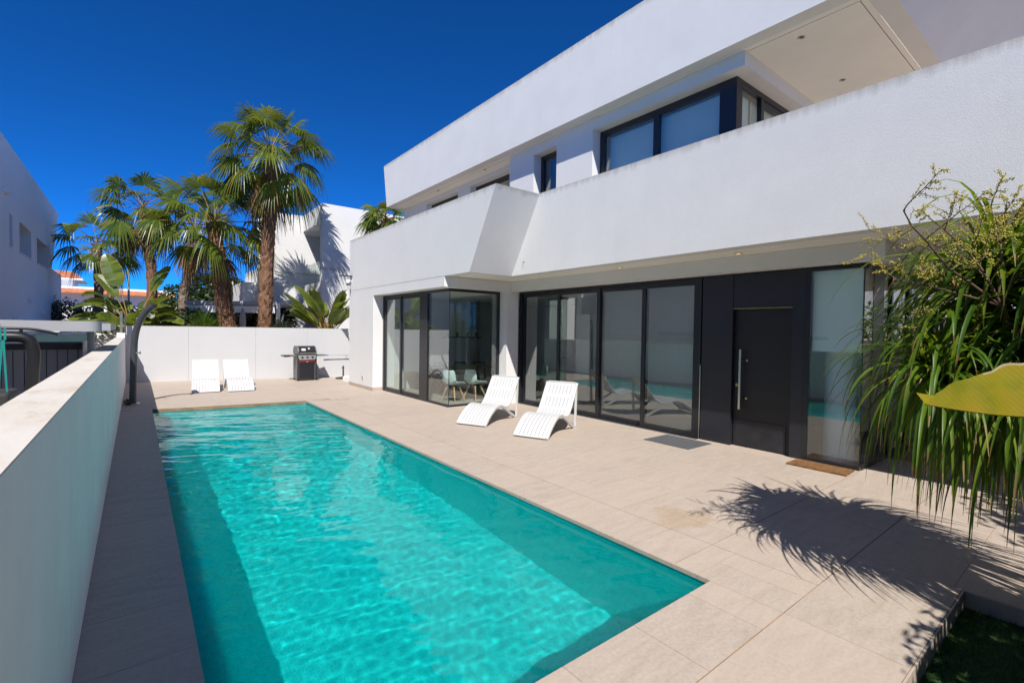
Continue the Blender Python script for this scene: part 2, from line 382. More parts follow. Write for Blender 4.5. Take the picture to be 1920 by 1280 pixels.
for i in range(40):
    lam = .085*1.075**i if i < 34 else .8+.3*(i-34); an = wr.gauss(1.4,.95); k = 2*math.pi/lam
    hz += lam*(.0008 if i < 34 else .0008)*wr.uniform(.5,1.2)*np.sin(k*math.cos(an)*gx+k*math.sin(an)*gy+wr.uniform(0,6.28)+.8*np.sin(1.7*gx+.9*gy+i))
hz *= .8+2.0*np.clip((gy-5)/6,0,1)
vs = np.stack([gx,gy,WZ+hz],-1).reshape(-1,3)
jj,ii = np.meshgrid(np.arange(ny), np.arange(nx), indexing='ij'); q0 = (jj*(nx+1)+ii).ravel()
w = MB(); w.add(vs.tolist(), np.stack([q0,q0+1,q0+nx+2,q0+nx+1],-1).tolist(), 0, True)
WATER = tag(w.obj('pool_water', M['water']), kind='structure')
CAUSTICS = True
if CAUSTICS:
    WATER.cycles.is_caustics_caster = True; BASIN.cycles.is_caustics_receiver = True
pl = MB().tube([(x1-.001,4.8,-.24),(x1-.03,4.8,-.24)], .15, 24)
lo = thing('pool_light', 'round white underwater lamp in the turquoise pool wall', 'pool light', (0,0,0))
pl.obj('housing', M['white'], lo); MB().tube([(x1-.0305,4.8,-.24),(x1-.036,4.8,-.24)], .10, 24).obj('lens', M['chrome'], lo)

# lawn
tag(MB().box(LX,4.764,-5.4,.674,ZG+.004,ZG+.03).obj('lawn', M['turf']), kind='structure')
gr = MB(); r2 = random.Random(5)
for _ in range(26000):
    x = r2.uniform(2.2,4.76); y = r2.uniform(-1.3,.672); h = r2.uniform(.018,.04); a = r2.uniform(0,6.28); lx,ly = r2.gauss(0,.012),r2.gauss(0,.012)
    dx,dy = .0022*math.cos(a),.0022*math.sin(a); z = ZG+.03
    gr.add([(x-dx,y-dy,z),(x+dx,y+dy,z),(x+lx,y+ly,z+h)], [(0,1,2)])
tag(gr.obj('grass', M['grass']), kind='stuff')
st = MB().lathe([(.0,.09),(.09,.085),(.15,.05),(.17,0)], (4.38,-.02,ZG+.02), 9, 0, False)
tag(st.obj('rock', M['stone']), 'rough pale stone lying on the dark lawn under the strappy plant', 'rock')

# ------------------------------------------------------------------ garden walls
wl = thing('garden_wall', 'low white rendered wall with weathered flat top along the pool', 'wall', (-.37,8,0))
def at(o, par):                                        # keep world coordinates under an Empty
    o.parent = par; o.matrix_parent_inverse = Matrix.Translation(-Vector(par.location)) if par.rotation_euler.z == 0 else par.matrix_basis.inverted(); return o
XW0,XW1 = -.475,-.265
m = MB()
for y0,y1 in ((-8,1.2),(1.206,3.3),(3.306,4.95),(4.956,7.0),(7.006,9.4),(9.406,12.2),(12.206,15.4),(15.406,19.0)): m.box(XW0,XW1,y0,y1,ZG,1.472)
at(m.obj('wall_body', M['stucco_wall']), wl)
at(MB().box(XW0-.003,XW1+.002,-8,18.9,1.472,1.48).obj('wall_cap', M['cap']), wl)
at(MB().box(XW0+.01,XW1-.003,19.003,20.0,ZG,1.60).obj('end_block', M['stucco_wall']), wl)
bw = thing('garden_wall', 'white rendered back wall closing the terrace behind the barbecue', 'wall', (3,19,0))
def ybw(x): return 19.9-.232*(x+.25)
m = MB(); xs = [-.262,1.4,3.35,5.0,7.2]
for a,b_ in zip(xs[:-1],xs[1:]):
    a2,b2 = a+.002,b_-.002
    m.prism([(a2,ybw(a2)),(b2,ybw(b2)),(b2,ybw(b2)+.2),(a2,ybw(a2)+.2)],2,ZG,1.825)
at(m.obj('wall_body', M['stucco_back']), bw)
at(MB().prism([(xs[0]-.2,ybw(xs[0]-.2)-.003),(xs[-1],ybw(xs[-1])-.003),(xs[-1],ybw(xs[-1])+.203),(xs[0]-.2,ybw(xs[0]-.2)+.203)],2,1.8255,1.838).obj('wall_cap', M['cap']), bw)
p = thing('fence_post', 'grey green square post standing on the end of the low pool wall', 'post', (-.34,19.6,1.6))
at(MB().box(-.40,-.33,19.55,19.62,1.60,2.30).obj('shaft', M['postgreen']), p); at(MB().box(-.29,-.245,19.6,19.64,1.60,2.22).obj('bracket', M['darkgrey']), p)
fw = thing('garden_wall', 'white wall behind the lawn at the house front, seen mirrored in the corner glass', 'wall', (6,-5.5,0))
at(MB().box(LX+.01,16,-5.7,-5.5,ZG,1.7).obj('wall_body', M['stucco_wall']), fw); at(MB().box(LX+.01,16,-5.72,-5.48,1.7,1.715).obj('wall_cap', M['cap']), fw)

# ------------------------------------------------------------------ villa
V = thing('villa', 'large white modern villa with oblique parapets and dark framed glazing', 'house', (7,8,0))
def part(name, mb, mat, parent=None, **k): 
    o = mb.obj(name, mat, None, **k); return at(o, parent or V) if (parent or V).type == 'EMPTY' else sub(o, parent)
def sub(o, par): o.parent = par; return o
YE = 15.8
# left block: pier, lintel, wall above, notch
lw = MB().box(5.55,9.0,13.8,YE,.002,3.078)
lw.box(5.55,5.93,9.63,13.798,2.84,3.078)               # lintel over the glazed bay
lw.box(5.932,7.5,9.63,9.90,2.84,3.078)
lw.box(7.502,7.75,1.91,9.90,2.842,3.083)               # beam over the sliding doors
lw.box(7.752,16,1.91,2.15,2.842,3.083)
lw.box(7.37,7.74,9.632,9.95,.0,2.839)                  # column between bay and doors
part('lower_wall', lw, M['stucco'])
pln = MB().box(5.538,5.549,13.8,YE,0,.10).box(5.55,5.93,13.787,13.799,0,.10); part('plinth', pln, M['plinth'])
ub = MB().prism([(7.91,4.727),(YE,4.727),(YE,3.0815),(8.83,3.0815)],0,5.55,5.8)
part('parapet', ub, M['stucco'])
part('slanted_fin', MB().prism([(7.66,4.727),(7.909,4.727),(8.829,3.0815),(8.58,3.0815)],0,5.55,6.932), M['stucco_rough'])
part('parapet', MB().prism([(-3,4.74),(7.659,4.74),(8.579,3.083),(-3,3.083)],0,6.684,6.93), M['stucco_rough'])
part('floor_slab', MB().box(6.934,16,-3,8.828,3.087,3.38).box(5.802,16,8.8285,YE-.002,3.087,3.38), M['soffit'])
part('terrace_floor', MB().box(6.935,16,-3,8.82,3.381,3.392).box(5.803,16,8.84,YE-.004,3.381,3.392), M['plinth'])
# upper storey
XU,XG,SO = 7.66,7.9,6.38
uw = MB()
uw.box(XU,8.3,3.86,9.96,6.147,SO-.002)                 # lintel band
uw.box(8.302,16,3.86,4.1,6.147,SO-.002)
uw.box(XU,8.3,7.10,8.21,3.38,6.1465).box(XU,8.3,9.02,9.96,3.38,6.1465)
for y0,y1 in ((9.962,10.47),(12.42,13.14),(15.21,17.0)): uw.box(8.03,8.38,y0,y1,3.38,6.238)
uw.box(8.03,8.38,9.962,17.0,6.2385,SO-.002); uw.box(8.38,16,16.75,17.0,3.38,SO-.003)
uw.box(8.03,8.38,10.47,12.42,3.38,4.3).box(8.03,8.38,13.14,15.21,3.38,4.3)
part('upper_wall', uw, M['stucco'])
rf = MB().prism([(17.1,SO),(2.0,SO),(.55,7.95),(17.4,7.97)],0,7.37,7.62)
part('roof_fascia', rf, M['stucco_rough'])
part('roof_end', MB().prism([(2.0,SO),(2.25,SO),(.8,7.95),(.55,7.95)],0,7.622,16), M['stucco_rough'])
part('roof_end', MB().prism([(16.85,SO),(17.1,SO),(17.4,7.97),(17.15,7.97)],0,7.622,16), M['stucco'])
so = MB().box(7.74,16,2.34,16.83,SO-.001,SO+.1).box(7.622,7.728,2.252,16.848,SO,SO+.1).box(7.74,16,2.252,2.328,SO,SO+.1)
part('soffit', so, M['soffit'])
part('roof_deck', MB().box(7.622,16,2.26,16.84,7.5,7.6), M['soffit'])
part('shadow_gap', MB().box(7.6225,16,2.2525,16.8,SO+.012,SO+.02), M['grout'])
# rear and ends of the house; rear opening added to light the interior
part('rear_wall', MB().box(15.8,16,2.16,3.2,.0,3.08).box(15.8,16,9.0,15.7,.0,3.08).box(15.8,16,3.2,9.0,2.7,3.08).box(15.8,16,2.3,16.7,3.381,SO-.004).box(9.002,15.798,15.5,15.7,0,3.08), M['inwall'])

# lower glazing -----------------------------------------------------------
def pane(name, parent, mat='glass', x=None, y=None, a=0, b=0, z0=0, z1=0):
    m = MB()
    if x is not None: m.box(x-.005,x+.005,a,b,z0,z1)
    else: m.box(a,b,y-.005,y+.005,z0,z1)
    return sub(m.obj(name, M[mat]), parent)
fr = MB().box(7.76,7.90,4.58,9.63,0,.022).box(7.78,7.92,9.57,9.63,.022,2.84).box(7.78,7.92,4.58,4.64,.022,2.84).box(7.78,7.92,4.64,9.57,2.79,2.84)
part('sliding_frame', fr, M['frame'])
for i,(ya,yb,x) in enumerate(((8.17,9.57,7.875),(6.95,8.27,7.84),(5.75,7.03,7.875),(4.64,5.84,7.81))):
    f = MB(); fx(f, x-.022,x+.022,ya,yb,.023,2.789,.085,.075)
    pn = part('sliding_door', f, M['frame'])
    pane('pane', pn, 'glass', x=x, a=ya+.085, b=yb-.085, z0=.098, z1=2.714)
    if i == 0: sub(MB().box(x-.05,x-.022,9.50,9.525,.95,1.25).obj('door_handle', M['frame']), pn)
part('drain_strip', MB().box(7.70,7.757,4.58,9.6,.001,.006), M['darkgrey'])
part('steel_trim', MB().box(7.772,7.779,4.565,4.579,.01,1.3), M['steel'])
# entrance: cladding and door
cl = MB().box(7.79,7.95,4.02,4.56,.0,2.839).box(7.79,7.95,2.93,3.10,.0,2.839).box(7.80,7.95,3.102,4.018,2.275,2.839)
part('cladding', cl, M['panel'])
for a,b_ in ((4.02,4.56),(2.93,3.10)): part('cladding_joint', MB().box(7.787,7.7895,a,b_,2.272,2.276), M['black'])
part('door_head_trim', MB().box(7.79,7.80,3.102,4.018,2.262,2.274), M['brass'])
dr = part('entrance_door', MB().box(7.865,7.93,3.104,4.016,.012,2.26), M['door'])
sub(MB().box(7.856,7.8645,3.18,4.0,.014,.44).obj('kick_plate', M['kick']), dr)
h = MB().box(7.775,7.80,3.86,3.892,.62,1.60)
for z in (.80,1.42): h.tube([(7.80,3.876,z),(7.866,3.876,z)], .012, 8)
sub(h.obj('pull_handle', M['steel']), dr)
sub(MB().tube([(7.866,3.95,1.01),(7.842,3.95,1.01)], .026, 14).obj('lock', M['brass']), dr)
for z in (.80,1.42): sub(MB().tube([(7.8648,3.80,z),(7.858,3.80,z)], .016, 12).obj('rosette', M['steel']), dr)
# corner glass by the door
cg = MB().box(7.79,7.88,2.86,2.928,0,2.839).box(7.79,7.88,2.2,2.86,2.785,2.839).box(7.79,7.88,2.2,2.86,.0,.05)
cg.box(7.88,16,2.19,2.28,2.785,2.839).box(7.88,16,2.19,2.28,0,.05)
cgo = part('corner_window', cg, M['frame'])
pane('pane', cgo, 'glass_blue', x=7.805, a=2.205, b=2.86, z0=.05, z1=2.785)
pane('pane', cgo, 'glass', y=2.21, a=7.812, b=8.20, z0=.05, z1=2.785)
xs = [8.20,9.05,10.05,11.1,12.5,14.0]
for k,(a,b_) in enumerate(zip(xs[:-1],xs[1:])):
    f = MB(); fy(f,2.2,2.26,a,b_,.051,2.784,.22 if k == 0 else .07,.06)
    if k == 0: f = MB().box(8.20,8.62,2.2,2.26,.051,2.784); f.box(8.62,8.72,2.215,2.25,.051,2.784); f.box(8.72,9.05,2.215,2.25,2.72,2.784).box(8.72,9.05,2.215,2.25,.051,.12)
    wn = part('window', f, M['frame']); pane('pane', wn, 'glass', y=2.232, a=(8.72 if k == 0 else a+.07), b=b_-(0 if k == 0 else .07), z0=.11, z1=2.724)
part('corner_bead', MB().box(7.797,7.809,2.197,2.209,.05,2.785), M['black'])
bl = part('roller_blind', MB().box(7.875,7.879,2.24,2.85,1.64,2.78), M['blind'])
sub(MB().box(7.868,7.886,2.24,2.85,1.615,1.64).obj('bottom_bar', M['blind']), bl)
# glazed bay
by = MB().box(5.86,5.96,13.70,13.80,.0,2.839).box(5.86,5.96,9.93,13.70,2.775,2.839).box(5.86,5.96,9.93,13.70,.0,.045)
by.box(5.86,5.98,11.00,11.42,.045,2.775)
by.box(5.96,7.37,9.93,10.03,2.775,2.839).box(5.96,7.37,9.93,10.03,.0,.045).box(7.29,7.37,9.93,10.03,.045,2.775)
part('bay_frame', by, M['frame'])
for ya,yb,x in ((12.58,13.70,5.895),(11.42,12.70,5.925)):
    f = MB(); fx(f, x-.02,x+.02,ya,yb,.046,2.774,.075)
    pn = part('sliding_door', f, M['frame']); pane('pane', pn, 'glass', x=x, a=ya+.075, b=yb-.075, z0=.121, z1=2.699)
bo = part('bay_corner_bead', MB().box(5.886,5.898,9.944,9.956,.045,2.775), M['black'])
pane('pane', bo, 'glass', x=5.892, a=9.957, b=11.0, z0=.045, z1=2.775)
pane('pane', bo, 'glass', y=9.95, a=5.90, b=6.38, z0=.045, z1=2.775); pane('pane', bo, 'glass', y=9.95, a=6.384, b=7.29, z0=.045, z1=2.775)
# upper windows
cw = MB().box(XG,XG+.09,6.98,7.098,3.6,6.146).box(XG,XG+.09,4.10,4.40,3.6,6.146).box(XG,XG+.09,4.40,6.98,6.03,6.146).box(XG,XG+.09,4.40,6.98,3.6,3.7).box(XG,XG+.09,5.62,5.74,3.7,6.03)
cw.box(XG+.09,XG+.16,4.1,4.18,3.6,6.146).box(XG+.16,11.5,4.1,4.18,6.05,6.146).box(8.78,8.88,4.1,4.18,3.6,6.05).box(8.06,8.12,4.115,4.17,3.6,6.05).box(8.88,11.5,4.12,4.17,5.93,6.05)
cwo = part('upper_corner_window', cw, M['frame'])
pane('pane', cwo, 'glass', x=XG+.04, a=4.40, b=5.62, z0=3.7, z1=6.03); pane('pane', cwo, 'glass', x=XG+.04, a=5.74, b=6.98, z0=3.7, z1=6.03)
pane('pane', cwo, 'glass', y=4.15, a=8.12, b=8.78, z0=3.6, z1=6.05); pane('pane', cwo, 'glass', y=4.15, a=8.88, b=11.5, z0=3.6, z1=5.93)
cur = MB().box(XG+.16,XG+.17,4.45,6.95,3.4,6.02).box(8.13,8.62,4.26,4.27,3.4,6.02).box(8.70,11.4,4.26,4.27,3.4,6.02)
part('net_curtain', cur, M['blind'])
f = MB(); fx(f, XG,XG+.08,8.21,9.018,3.6,6.145,.10); wn = part('upper_window', f, M['frame']); pane('pane', wn, 'glass', x=XG+.04, a=8.31, b=8.918, z0=3.7, z1=6.045)
part('net_curtain', MB().box(XG+.15,XG+.16,8.25,9.0,3.4,6.1), M['darkgrey'])
for ya,yb in ((10.472,12.418),(13.142,15.208)):
    f = MB(); fx(f, 8.24,8.31,ya,yb,4.302,6.236,.13); wn = part('upper_window', f, M['frame']); pane('pane', wn, 'glass', x=8.28, a=ya+.13, b=yb-.13, z0=4.43, z1=6.106)
part('upper_room_wall', MB().box(8.9,8.95,4.4,16.7,3.381,6.37), M['inwall'])
# downlights, socket, render joint, fixing
for x,y in ((7.76,5.5),(7.99,3.16),(9.88,3.21),(7.76,11.26),(7.76,13.92)):
    d = part('downlight', MB().lathe([(.052,0),(.055,-.006),(.035,-.008),(.033,.012)], (x,y,SO-.0012), 16), M['steel']); sub(MB().lathe([(.0,-.003),(.032,-.003)], (x,y,SO-.0015), 12).obj('lamp', M['darkgrey']), d)
for x,y in ((7.30,8.3),(7.30,6.0),(7.30,3.7)):
    d = part('downlight', MB().lathe([(.06,0),(.063,-.006),(.04,-.008),(.038,.01)], (x,y,3.086), 16), M['steel']); sub(MB().lathe([(.0,-.004),(.04,-.004)], (x,y,3.084), 14).obj('lamp', M['lit']), d)
sk_ = part('wall_socket', MB().box(5.53,5.549,14.52,14.60,.31,.40), M['plastic']); sub(MB().box(5.505,5.5295,14.54,14.58,.33,.37).obj('socket_cover', M['brass']), sk_)
part('render_joint', MB().box(5.548,5.5495,9.64,YE-.002,3.0775,3.083), M['darkgrey'])
part('wall_hook', MB().tube([(6.684,8.13,3.36),(6.65,8.13,3.36),(6.645,8.13,3.32)], .006, 6), M['darkgrey'])
part('side_step', MB().box(5.75,7.2,YE+.002,17.0,.002,.16), M['stucco_wall'])
# interior shell
part('room_floor', MB().box(7.93,15.79,2.3,9.93,.001,.012).box(5.99,15.79,10.05,15.49,.001,.012).box(7.93,15.79,9.9305,10.0495,.001,.012), M['infloor'])
part('room_ceiling', MB().box(7.96,15.79,2.3,9.92,2.84,2.86).box(5.99,15.79,10.05,15.49,2.84,2.86), M['inwall'])
for q in ((13.0,13.1,9.352,15.4),(5.99,8.98,13.803,13.85),(9.6,12.99,9.2,9.35),(11.0,11.12,2.4,4.098),(9.122,15.4,4.1,4.25)): part('room_wall', MB().box(*q,.013,2.838), M['inwall'])  # last partition added to block the sky behind the south windows
part('net_curtain', MB().box(15.5,15.51,2.4,9.15,.02,2.83), M['net'])  # cloth added in the rear opening to pass daylight into the rooms
cu = MB(); yy = [4.7+.02*k for k in range(116)]
f_ = lambda y: 8.06+.003*math.sin(y*31)+.002*math.sin(y*13.7)
cu.strip([(f_(y),y,.03) for y in yy], [(f_(y),y,2.82) for y in yy], 0, True); part('net_curtain', cu, M['net'])  # pale sheet added to lighten the right-hand sliding panels
part('room_column', MB().lathe([(.24,.013),(.24,.03),(.2,.06),(.2,2.835)], (8.27,2.60,0), 28), M['white'])

# ------------------------------------------------------------------ loungers
def catmull(p, n):
    out = []; P = [p[0]]+list(p)+[p[-1]]
    for i in range(1,len(P)-2):
        a,b,c,d = P[i-1:i+3]
        for k in range(n):
            t_ = k/n
            out.append(tuple(.5*((2*b[j])+(c[j]-a[j])*t_+(2*a[j]-5*b[j]+4*c[j]-d[j])*t_*t_+(3*b[j]-a[j]-3*c[j]+d[j])*t_**3) for j in range(len(b))))
    return out+[tuple(p[-1])]
def ribbon(mb, prof, xa, xb, th, mi=0):
    """bent bar: profile (y,z), width xa..xb, thickness th below the profile"""
    lo = []
    for i,(y,z) in enumerate(prof):
        a = prof[max(i-1,0)]; b_ = prof[min(i+1,len(prof)-1)]; dy,dz = b_[0]-a[0],b_[1]-a[1]; L = math.hypot(dy,dz) or 1
        lo.append((y+dz/L*th, z-dy/L*th))
    n = len(prof); v = [(xa,*p) for p in prof]+[(xb,*p) for p in prof]+[(xa,*p) for p in lo]+[(xb,*p) for p in lo]
    f = []
    for i in range(n-1):
        f += [(i,n+i,n+i+1,i+1),(2*n+i,2*n+i+1,3*n+i+1,3*n+i),(i,i+1,2*n+i+1,2*n+i),(n+i,3*n+i,3*n+i+1,n+i+1)]
    f += [(0,2*n,3*n,n),(n-1,2*n-1,4*n-1,3*n-1)]
    return mb.add(v, f, mi, False)
TOP = catmull([(0,.03),(.13,.15),(.27,.25),(.42,.325),(.56,.352),(.68,.34),(.79,.305),(.88,.285),(.97,.30),(1.06,.36),(1.155,.47),(1.26,.61),(1.36,.74),(1.44,.85)], 4)
ARCH = catmull([(0,.03),(.13,.15),(.27,.25),(.42,.325),(.56,.352),(.70,.335),(.86,.265),(1.04,.165),(1.21,.075),(1.35,.02)], 4)
LL = thing('sun_lounger', 'white slatted resin sun lounger nearest the bay window, beside its twin', 'sun lounger', (5.10,7.78,0), R(-65), 'white slatted sun loungers')
sl = MB(); W = .575; n = 8; sw = (W-.009*(n-1))/n
for k in range(n):
    xa = -W/2+k*(sw+.009); ribbon(sl, TOP, xa, xa+sw, .018)
for a,b_ in ((0,1),(16,17),(28,30),(36,38),(43,45),(50,52)):         # cross webs between the slots
    seg = [(y,z-.004) for y,z in TOP[a:b_+1]]; ribbon(sl, seg, -W/2+.002, W/2-.002, .012)
sl.obj('slatted_seat', M['plastic'], LL)
for s_ in (-1,1):
    xa,xb = (W/2+.002, W/2+.047) if s_ > 0 else (-W/2-.047,-W/2-.002)
    a = MB(); ribbon(a, ARCH, xa, xb, .05); a.obj('arched_frame', M['plastic'], LL, bevel=.006)
    a = MB(); ribbon(a, TOP[24:], xa, xb, .03); a.obj('back_rail', M['plastic'], LL, bevel=.005)
    a = MB().prism([(1.395,.80),(1.437,.85),(1.395,.0),(1.345,.0)],0,xa+.001,xb-.001); a.obj('leg', M['plastic'], LL, bevel=.006)
MB().box(-W/2-.002,W/2+.002,1.425,1.45,.832,.864).obj('head_rail', M['plastic'], LL, bevel=.006)
place(LL, (5.35,6.29,0), R(-66), 'white slatted resin sun lounger in front of the sliding doors, nearer the grey mat')
place(LL, (1.53,15.72,0), R(-5), 'white sun lounger by the back wall with the shower shadow on it')
place(LL, (2.38,15.56,0), R(-2), 'white sun lounger by the back wall, the one nearer the barbecue')

# ------------------------------------------------------------------ barbecue and things by the back wall
B = thing('gas_barbecue', 'black gas barbecue with red band and side shelves at the white wall', 'barbecue', (4.72,17.95,0), R(2))
cab = MB().box(-.31,-.26,-.26,.26,.06,.90).box(.26,.31,-.26,.26,.06,.90).box(-.26,.26,.22,.26,.06,.90).box(-.26,.26,-.25,.22,.06,.09)
cab.obj('cabinet', M['grillgrey'], B, bevel=.004)
MB().box(-.255,.255,-.275,-.255,.07,.64).obj('cabinet_door', M['grill'], B, bevel=.006)
for x in (-.305,.305): MB().box(x-.02,x+.02,-.28,-.2605,.03,.9).obj('corner_post', M['grill'], B)
MB().box(-.26,.26,-.285,-.262,.645,.725).obj('red_band', M['red'], B, bevel=.005)
MB().box(-.03,.03,-.290,-.286,.655,.668).obj('badge', M['plastic'], B)
cp = MB().prism([(-.30,.90),(.30,.90),(.30,.80),(.255,.728),(-.255,.728),(-.30,.80)],1,-.305,-.262).obj('control_panel', M['chrome'], B, bevel=.006)
for x in (-.17,0,.17): sub(MB().tube([(x,-.306,.815),(x,-.335,.815)], .032, 16).obj('knob', M['grill'], None, bevel=.004), cp)
lid = MB().prism([(-.30,.93),(-.30,1.02),(-.20,1.17),(-.10,1.205),(.16,1.205),(.26,1.10),(.27,.93)],0,-.29,.29).obj('lid', M['grill'], B, bevel=.02)
for x in (-.305,.305):
    MB().prism([(-.305,.93),(-.305,1.02),(-.205,1.175),(-.10,1.212),(.16,1.212),(.265,1.10),(.275,.93)],0,x-.0145,x+.0145).obj('lid_end', M['grillgrey'], B, bevel=.006)
sub(MB().tube([(-.27,-.345,.965),(.27,-.345,.965)], .016, 10).box(-.26,-.245,-.345,-.30,.958,.972).box(.245,.26,-.345,-.30,.958,.972).obj('lid_handle', M['steel'], None), lid)
sub(MB().prism([(-.285,1.055),(-.281,1.062),(-.238,1.126),(-.242,1.119)],0,-.17,-.05).prism([(-.2850,1.046),(-.2925,1.050),(-.247,1.118),(-.24,1.112)],0,-.19,-.06).obj('label_plate', M['plastic'], None), lid)
th = MB(); th.tube([(.06,-.245,1.115),(.06,-.262,1.125)], .034, 16); sub(th.obj('thermometer', M['plastic'], None), lid)
MB().box(-.29,.29,-.27,.26,.902,.929).obj('firebox', M['grillgrey'], B)
MB().box(-.74,-.312,-.22,.22,.845,.90).obj('side_shelf', M['grillgrey'], B, bevel=.01)
MB().box(-.76,-.56,-.235,-.2205,.84,.895).obj('tool_rail', M['black'], B, bevel=.004)
MB().box(.312,.66,-.22,.22,.85,.90).obj('side_shelf', M['grillgrey'], B, bevel=.01)
for y in (-.2,.2):
    wv = MB().tube([(.315,y-.03,.085),(.36,y-.03,.085)], .085, 20).obj('wheel', M['rubber'], B, bevel=.008)
    sub(MB().tube([(.3605,y-.03,.085),(.366,y-.03,.085)], .04, 14).obj('hub', M['grillgrey'], None), wv)
for y in (-.22,.22): MB().tube([(-.285,y,.06),(-.285,y,.0)], .025, 10).obj('foot', M['rubber'], B)
PB = thing('parasol_base', 'dark round parasol base with short empty tube near house corner', 'parasol base', (6.02,17.75,0))
MB().lathe([(0,0),(.27,0),(.28,.02),(.25,.045),(.06,.07),(.0,.07)], (0,0,0), 28).obj('foot_plate', M['rubber'], PB)
MB().tube([(0,0,.06),(0,0,.47)], .03, 14).obj('tube', M['darkgrey'], PB); MB().tube([(-.03,0,.40),(-.075,0,.40)], .014, 8).obj('clamp_knob', M['black'], PB)
PO = thing('pool_pole', 'thin pole with blue tip hung level on the white back wall', 'pole', (6.1,18.25,.84))
MB().tube([(-.42,.13,0),(.75,-.13,0)], .014, 8).obj('shaft', M['steel'], PO); MB().tube([(-.62,.175,-.004),(-.415,.13,0)], .018, 8).obj('grip', M['blue'], PO)
MB().tube([(.2,0,.0),(.22,.12,.0)], .01, 6).obj('hook', M['steel'], PO)
# ------------------------------------------------------------------ shower
SH = thing('garden_shower', 'curved graphite solar shower post beside the low wall', 'shower', (-.05,14.4,0))
d2 = Vector((.8,-.6)); prof = [(-.017,0),(0,.6),(.014,1.2),(.033,1.53),(.096,1.815),(.201,2.037),(.344,2.214),(.468,2.317)]
pts = [(d2.x*s_,d2.y*s_,z) for s_,z in catmull(prof,4)]
MB().tube(pts, [.072]*4+[.07]*(len(pts)-4), 16).obj('column', M['shower'], SH)
e = pts[-1]; MB().tube([e,(e[0]+.045,e[1]-.034,e[2]-.015)], [.04,.05], 14).obj('nozzle', M['black'], SH)
MB().tube([(.075,-.056,2.02),(.105,-.08,1.94)], .035, 12).tube([(.3,-.225,2.14),(.36,-.27,2.06)], [.02,.06], 14).obj('rose', M['steel'], SH)
MB().tube([(.05,-.05,1.2),(.13,-.1,1.2)], .016, 8).tube([(.13,-.1,1.17),(.13,-.1,1.24)], .012, 8).obj('tap', M['steel'], SH)
MB().lathe([(0,0),(.12,0),(.12,.012),(0,.012)], (0,0,0), 18).obj('base_plate', M['steel'], SH)

# ------------------------------------------------------------------ mats
def mat_(name, label, c4, m, th, cat='mat'):
    o = MB().prism([(x,y) for x,y in c4], 2, .002, th).obj(name, m); return tag(o, label, cat)
mat_('floor_mat', 'flat grey rubber mat on the paving by the sliding doors', [(6.92,5.10),(6.92,4.24),(7.62,4.24),(7.62,5.10)], M['blackmat'], .009)
mat_('doormat', 'brown coir doormat under the corner glass', [(7.33,2.95),(7.34,2.21),(7.72,2.23),(7.72,2.95)], M['coir'], .022, 'doormat')

SKM = thing('skimmer_cover', 'small square tiled lid with a dark outline in the paving by the far pool corner', 'lid', (4.25,12.6,0))
MB().box(-.14,.14,-.14,.14,.001,.003).obj('rim', M['darkgrey'], SKM); MB().box(-.13,.13,-.13,.13,.0032,.0052).obj('lid_plate', M['tile'], SKM)
# ------------------------------------------------------------------ dining room furniture
CH = thing('shell_chair', 'pale mint shell chair with splayed beech legs, left one behind the bay glass', 'chair', (6.42,10.62,.012), R(-68), 'mint shell chairs in the bay')
sh = MB(); rows_ = []
cur_ = catmull([(.27,.44),(.20,.455),(.05,.43),(-.10,.43),(-.19,.47),(-.235,.58),(-.27,.72),(-.285,.82)], 3)     # front lip, seat, back
N = 12
for i,(y,z) in enumerate(cur_):
    t_ = i/(len(cur_)-1); hw = .20+.03*math.sin(math.pi*min(1,t_*1.4)) if t_ < .6 else .225-.07*((t_-.6)/.4)**2
    lift = .10*math.sin(math.pi*min(1,max(0,t_))) 
    row = []
    for k in range(N+1):
        u = -1+2*k/N; e_ = abs(u)**2.6; fwd = e_*.10*min(1,max(0,(t_-.5)*2.5))
        row.append((u*hw, y+fwd, z+e_*lift*(1 if t_ < .6 else .45)))
    rows_.append(row)
vs = [p for r_ in rows_ for p in r_]; fs = [(i*(N+1)+k,i*(N+1)+k+1,(i+1)*(N+1)+k+1,(i+1)*(N+1)+k) for i in range(len(rows_)-1) for k in range(N)]
so_ = sh.add(vs, fs, 0, True).obj('shell', M['shellplastic'], CH); sm_ = so_.modifiers.new('thick','SOLIDIFY'); sm_.thickness = .014
for sx,sy in ((-1,-1),(1,-1),(-1,1),(1,1)):
    MB().tube([(sx*.10,sy*.10,.41),(sx*.235,sy*.225,.0)], [.023,.014], 10).obj('leg', M['wood'], CH)
MB().box(-.13,.13,-.13,.13,.395,.41).obj('seat_plate', M['black'], CH)
place(CH, (7.02,10.52,.012), R(-74), 'pale mint shell chair with splayed beech legs, right one by the bay frame')
T = thing('dining_table', 'brown oak dining table inside the bay window', 'table', (7.75,12.15,.012), R(-12))
MB().box(-.95,.95,-.5,.5,.71,.75).obj('table_top', M['tabletop'], T, bevel=.004)
for sx in (-1,1):
    for sy in (-1,1): MB().tube([(sx*.75,sy*.3,.708),(sx*.88,sy*.44,0)], .022, 8).obj('leg', M['black'], T)
WC = thing('wire_chair', 'black wire dining chair at far side of the oak table, left one', 'chair', (7.3,13.0,.012), R(170), 'black wire chairs at the oak table')
wm = MB(); 
for x in (-.2,.2): wm.tube([(x,-.22,0),(x,-.2,.45),(x,.2,.46),(x*.95,.25,.84)], .012, 6).tube([(x,.24,0),(x,.2,.45)], .012, 6)
wm.tube([(-.19,.25,.84),(.19,.25,.84)], .016, 6).obj('frame', M['black'], WC)
wm = MB()
for k in range(11): x = -.18+.036*k; wm.tube([(x,-.2,.455),(x,.2,.463),(x,.25,.83)], .005, 4)
wm.obj('wire_back', M['black'], WC)
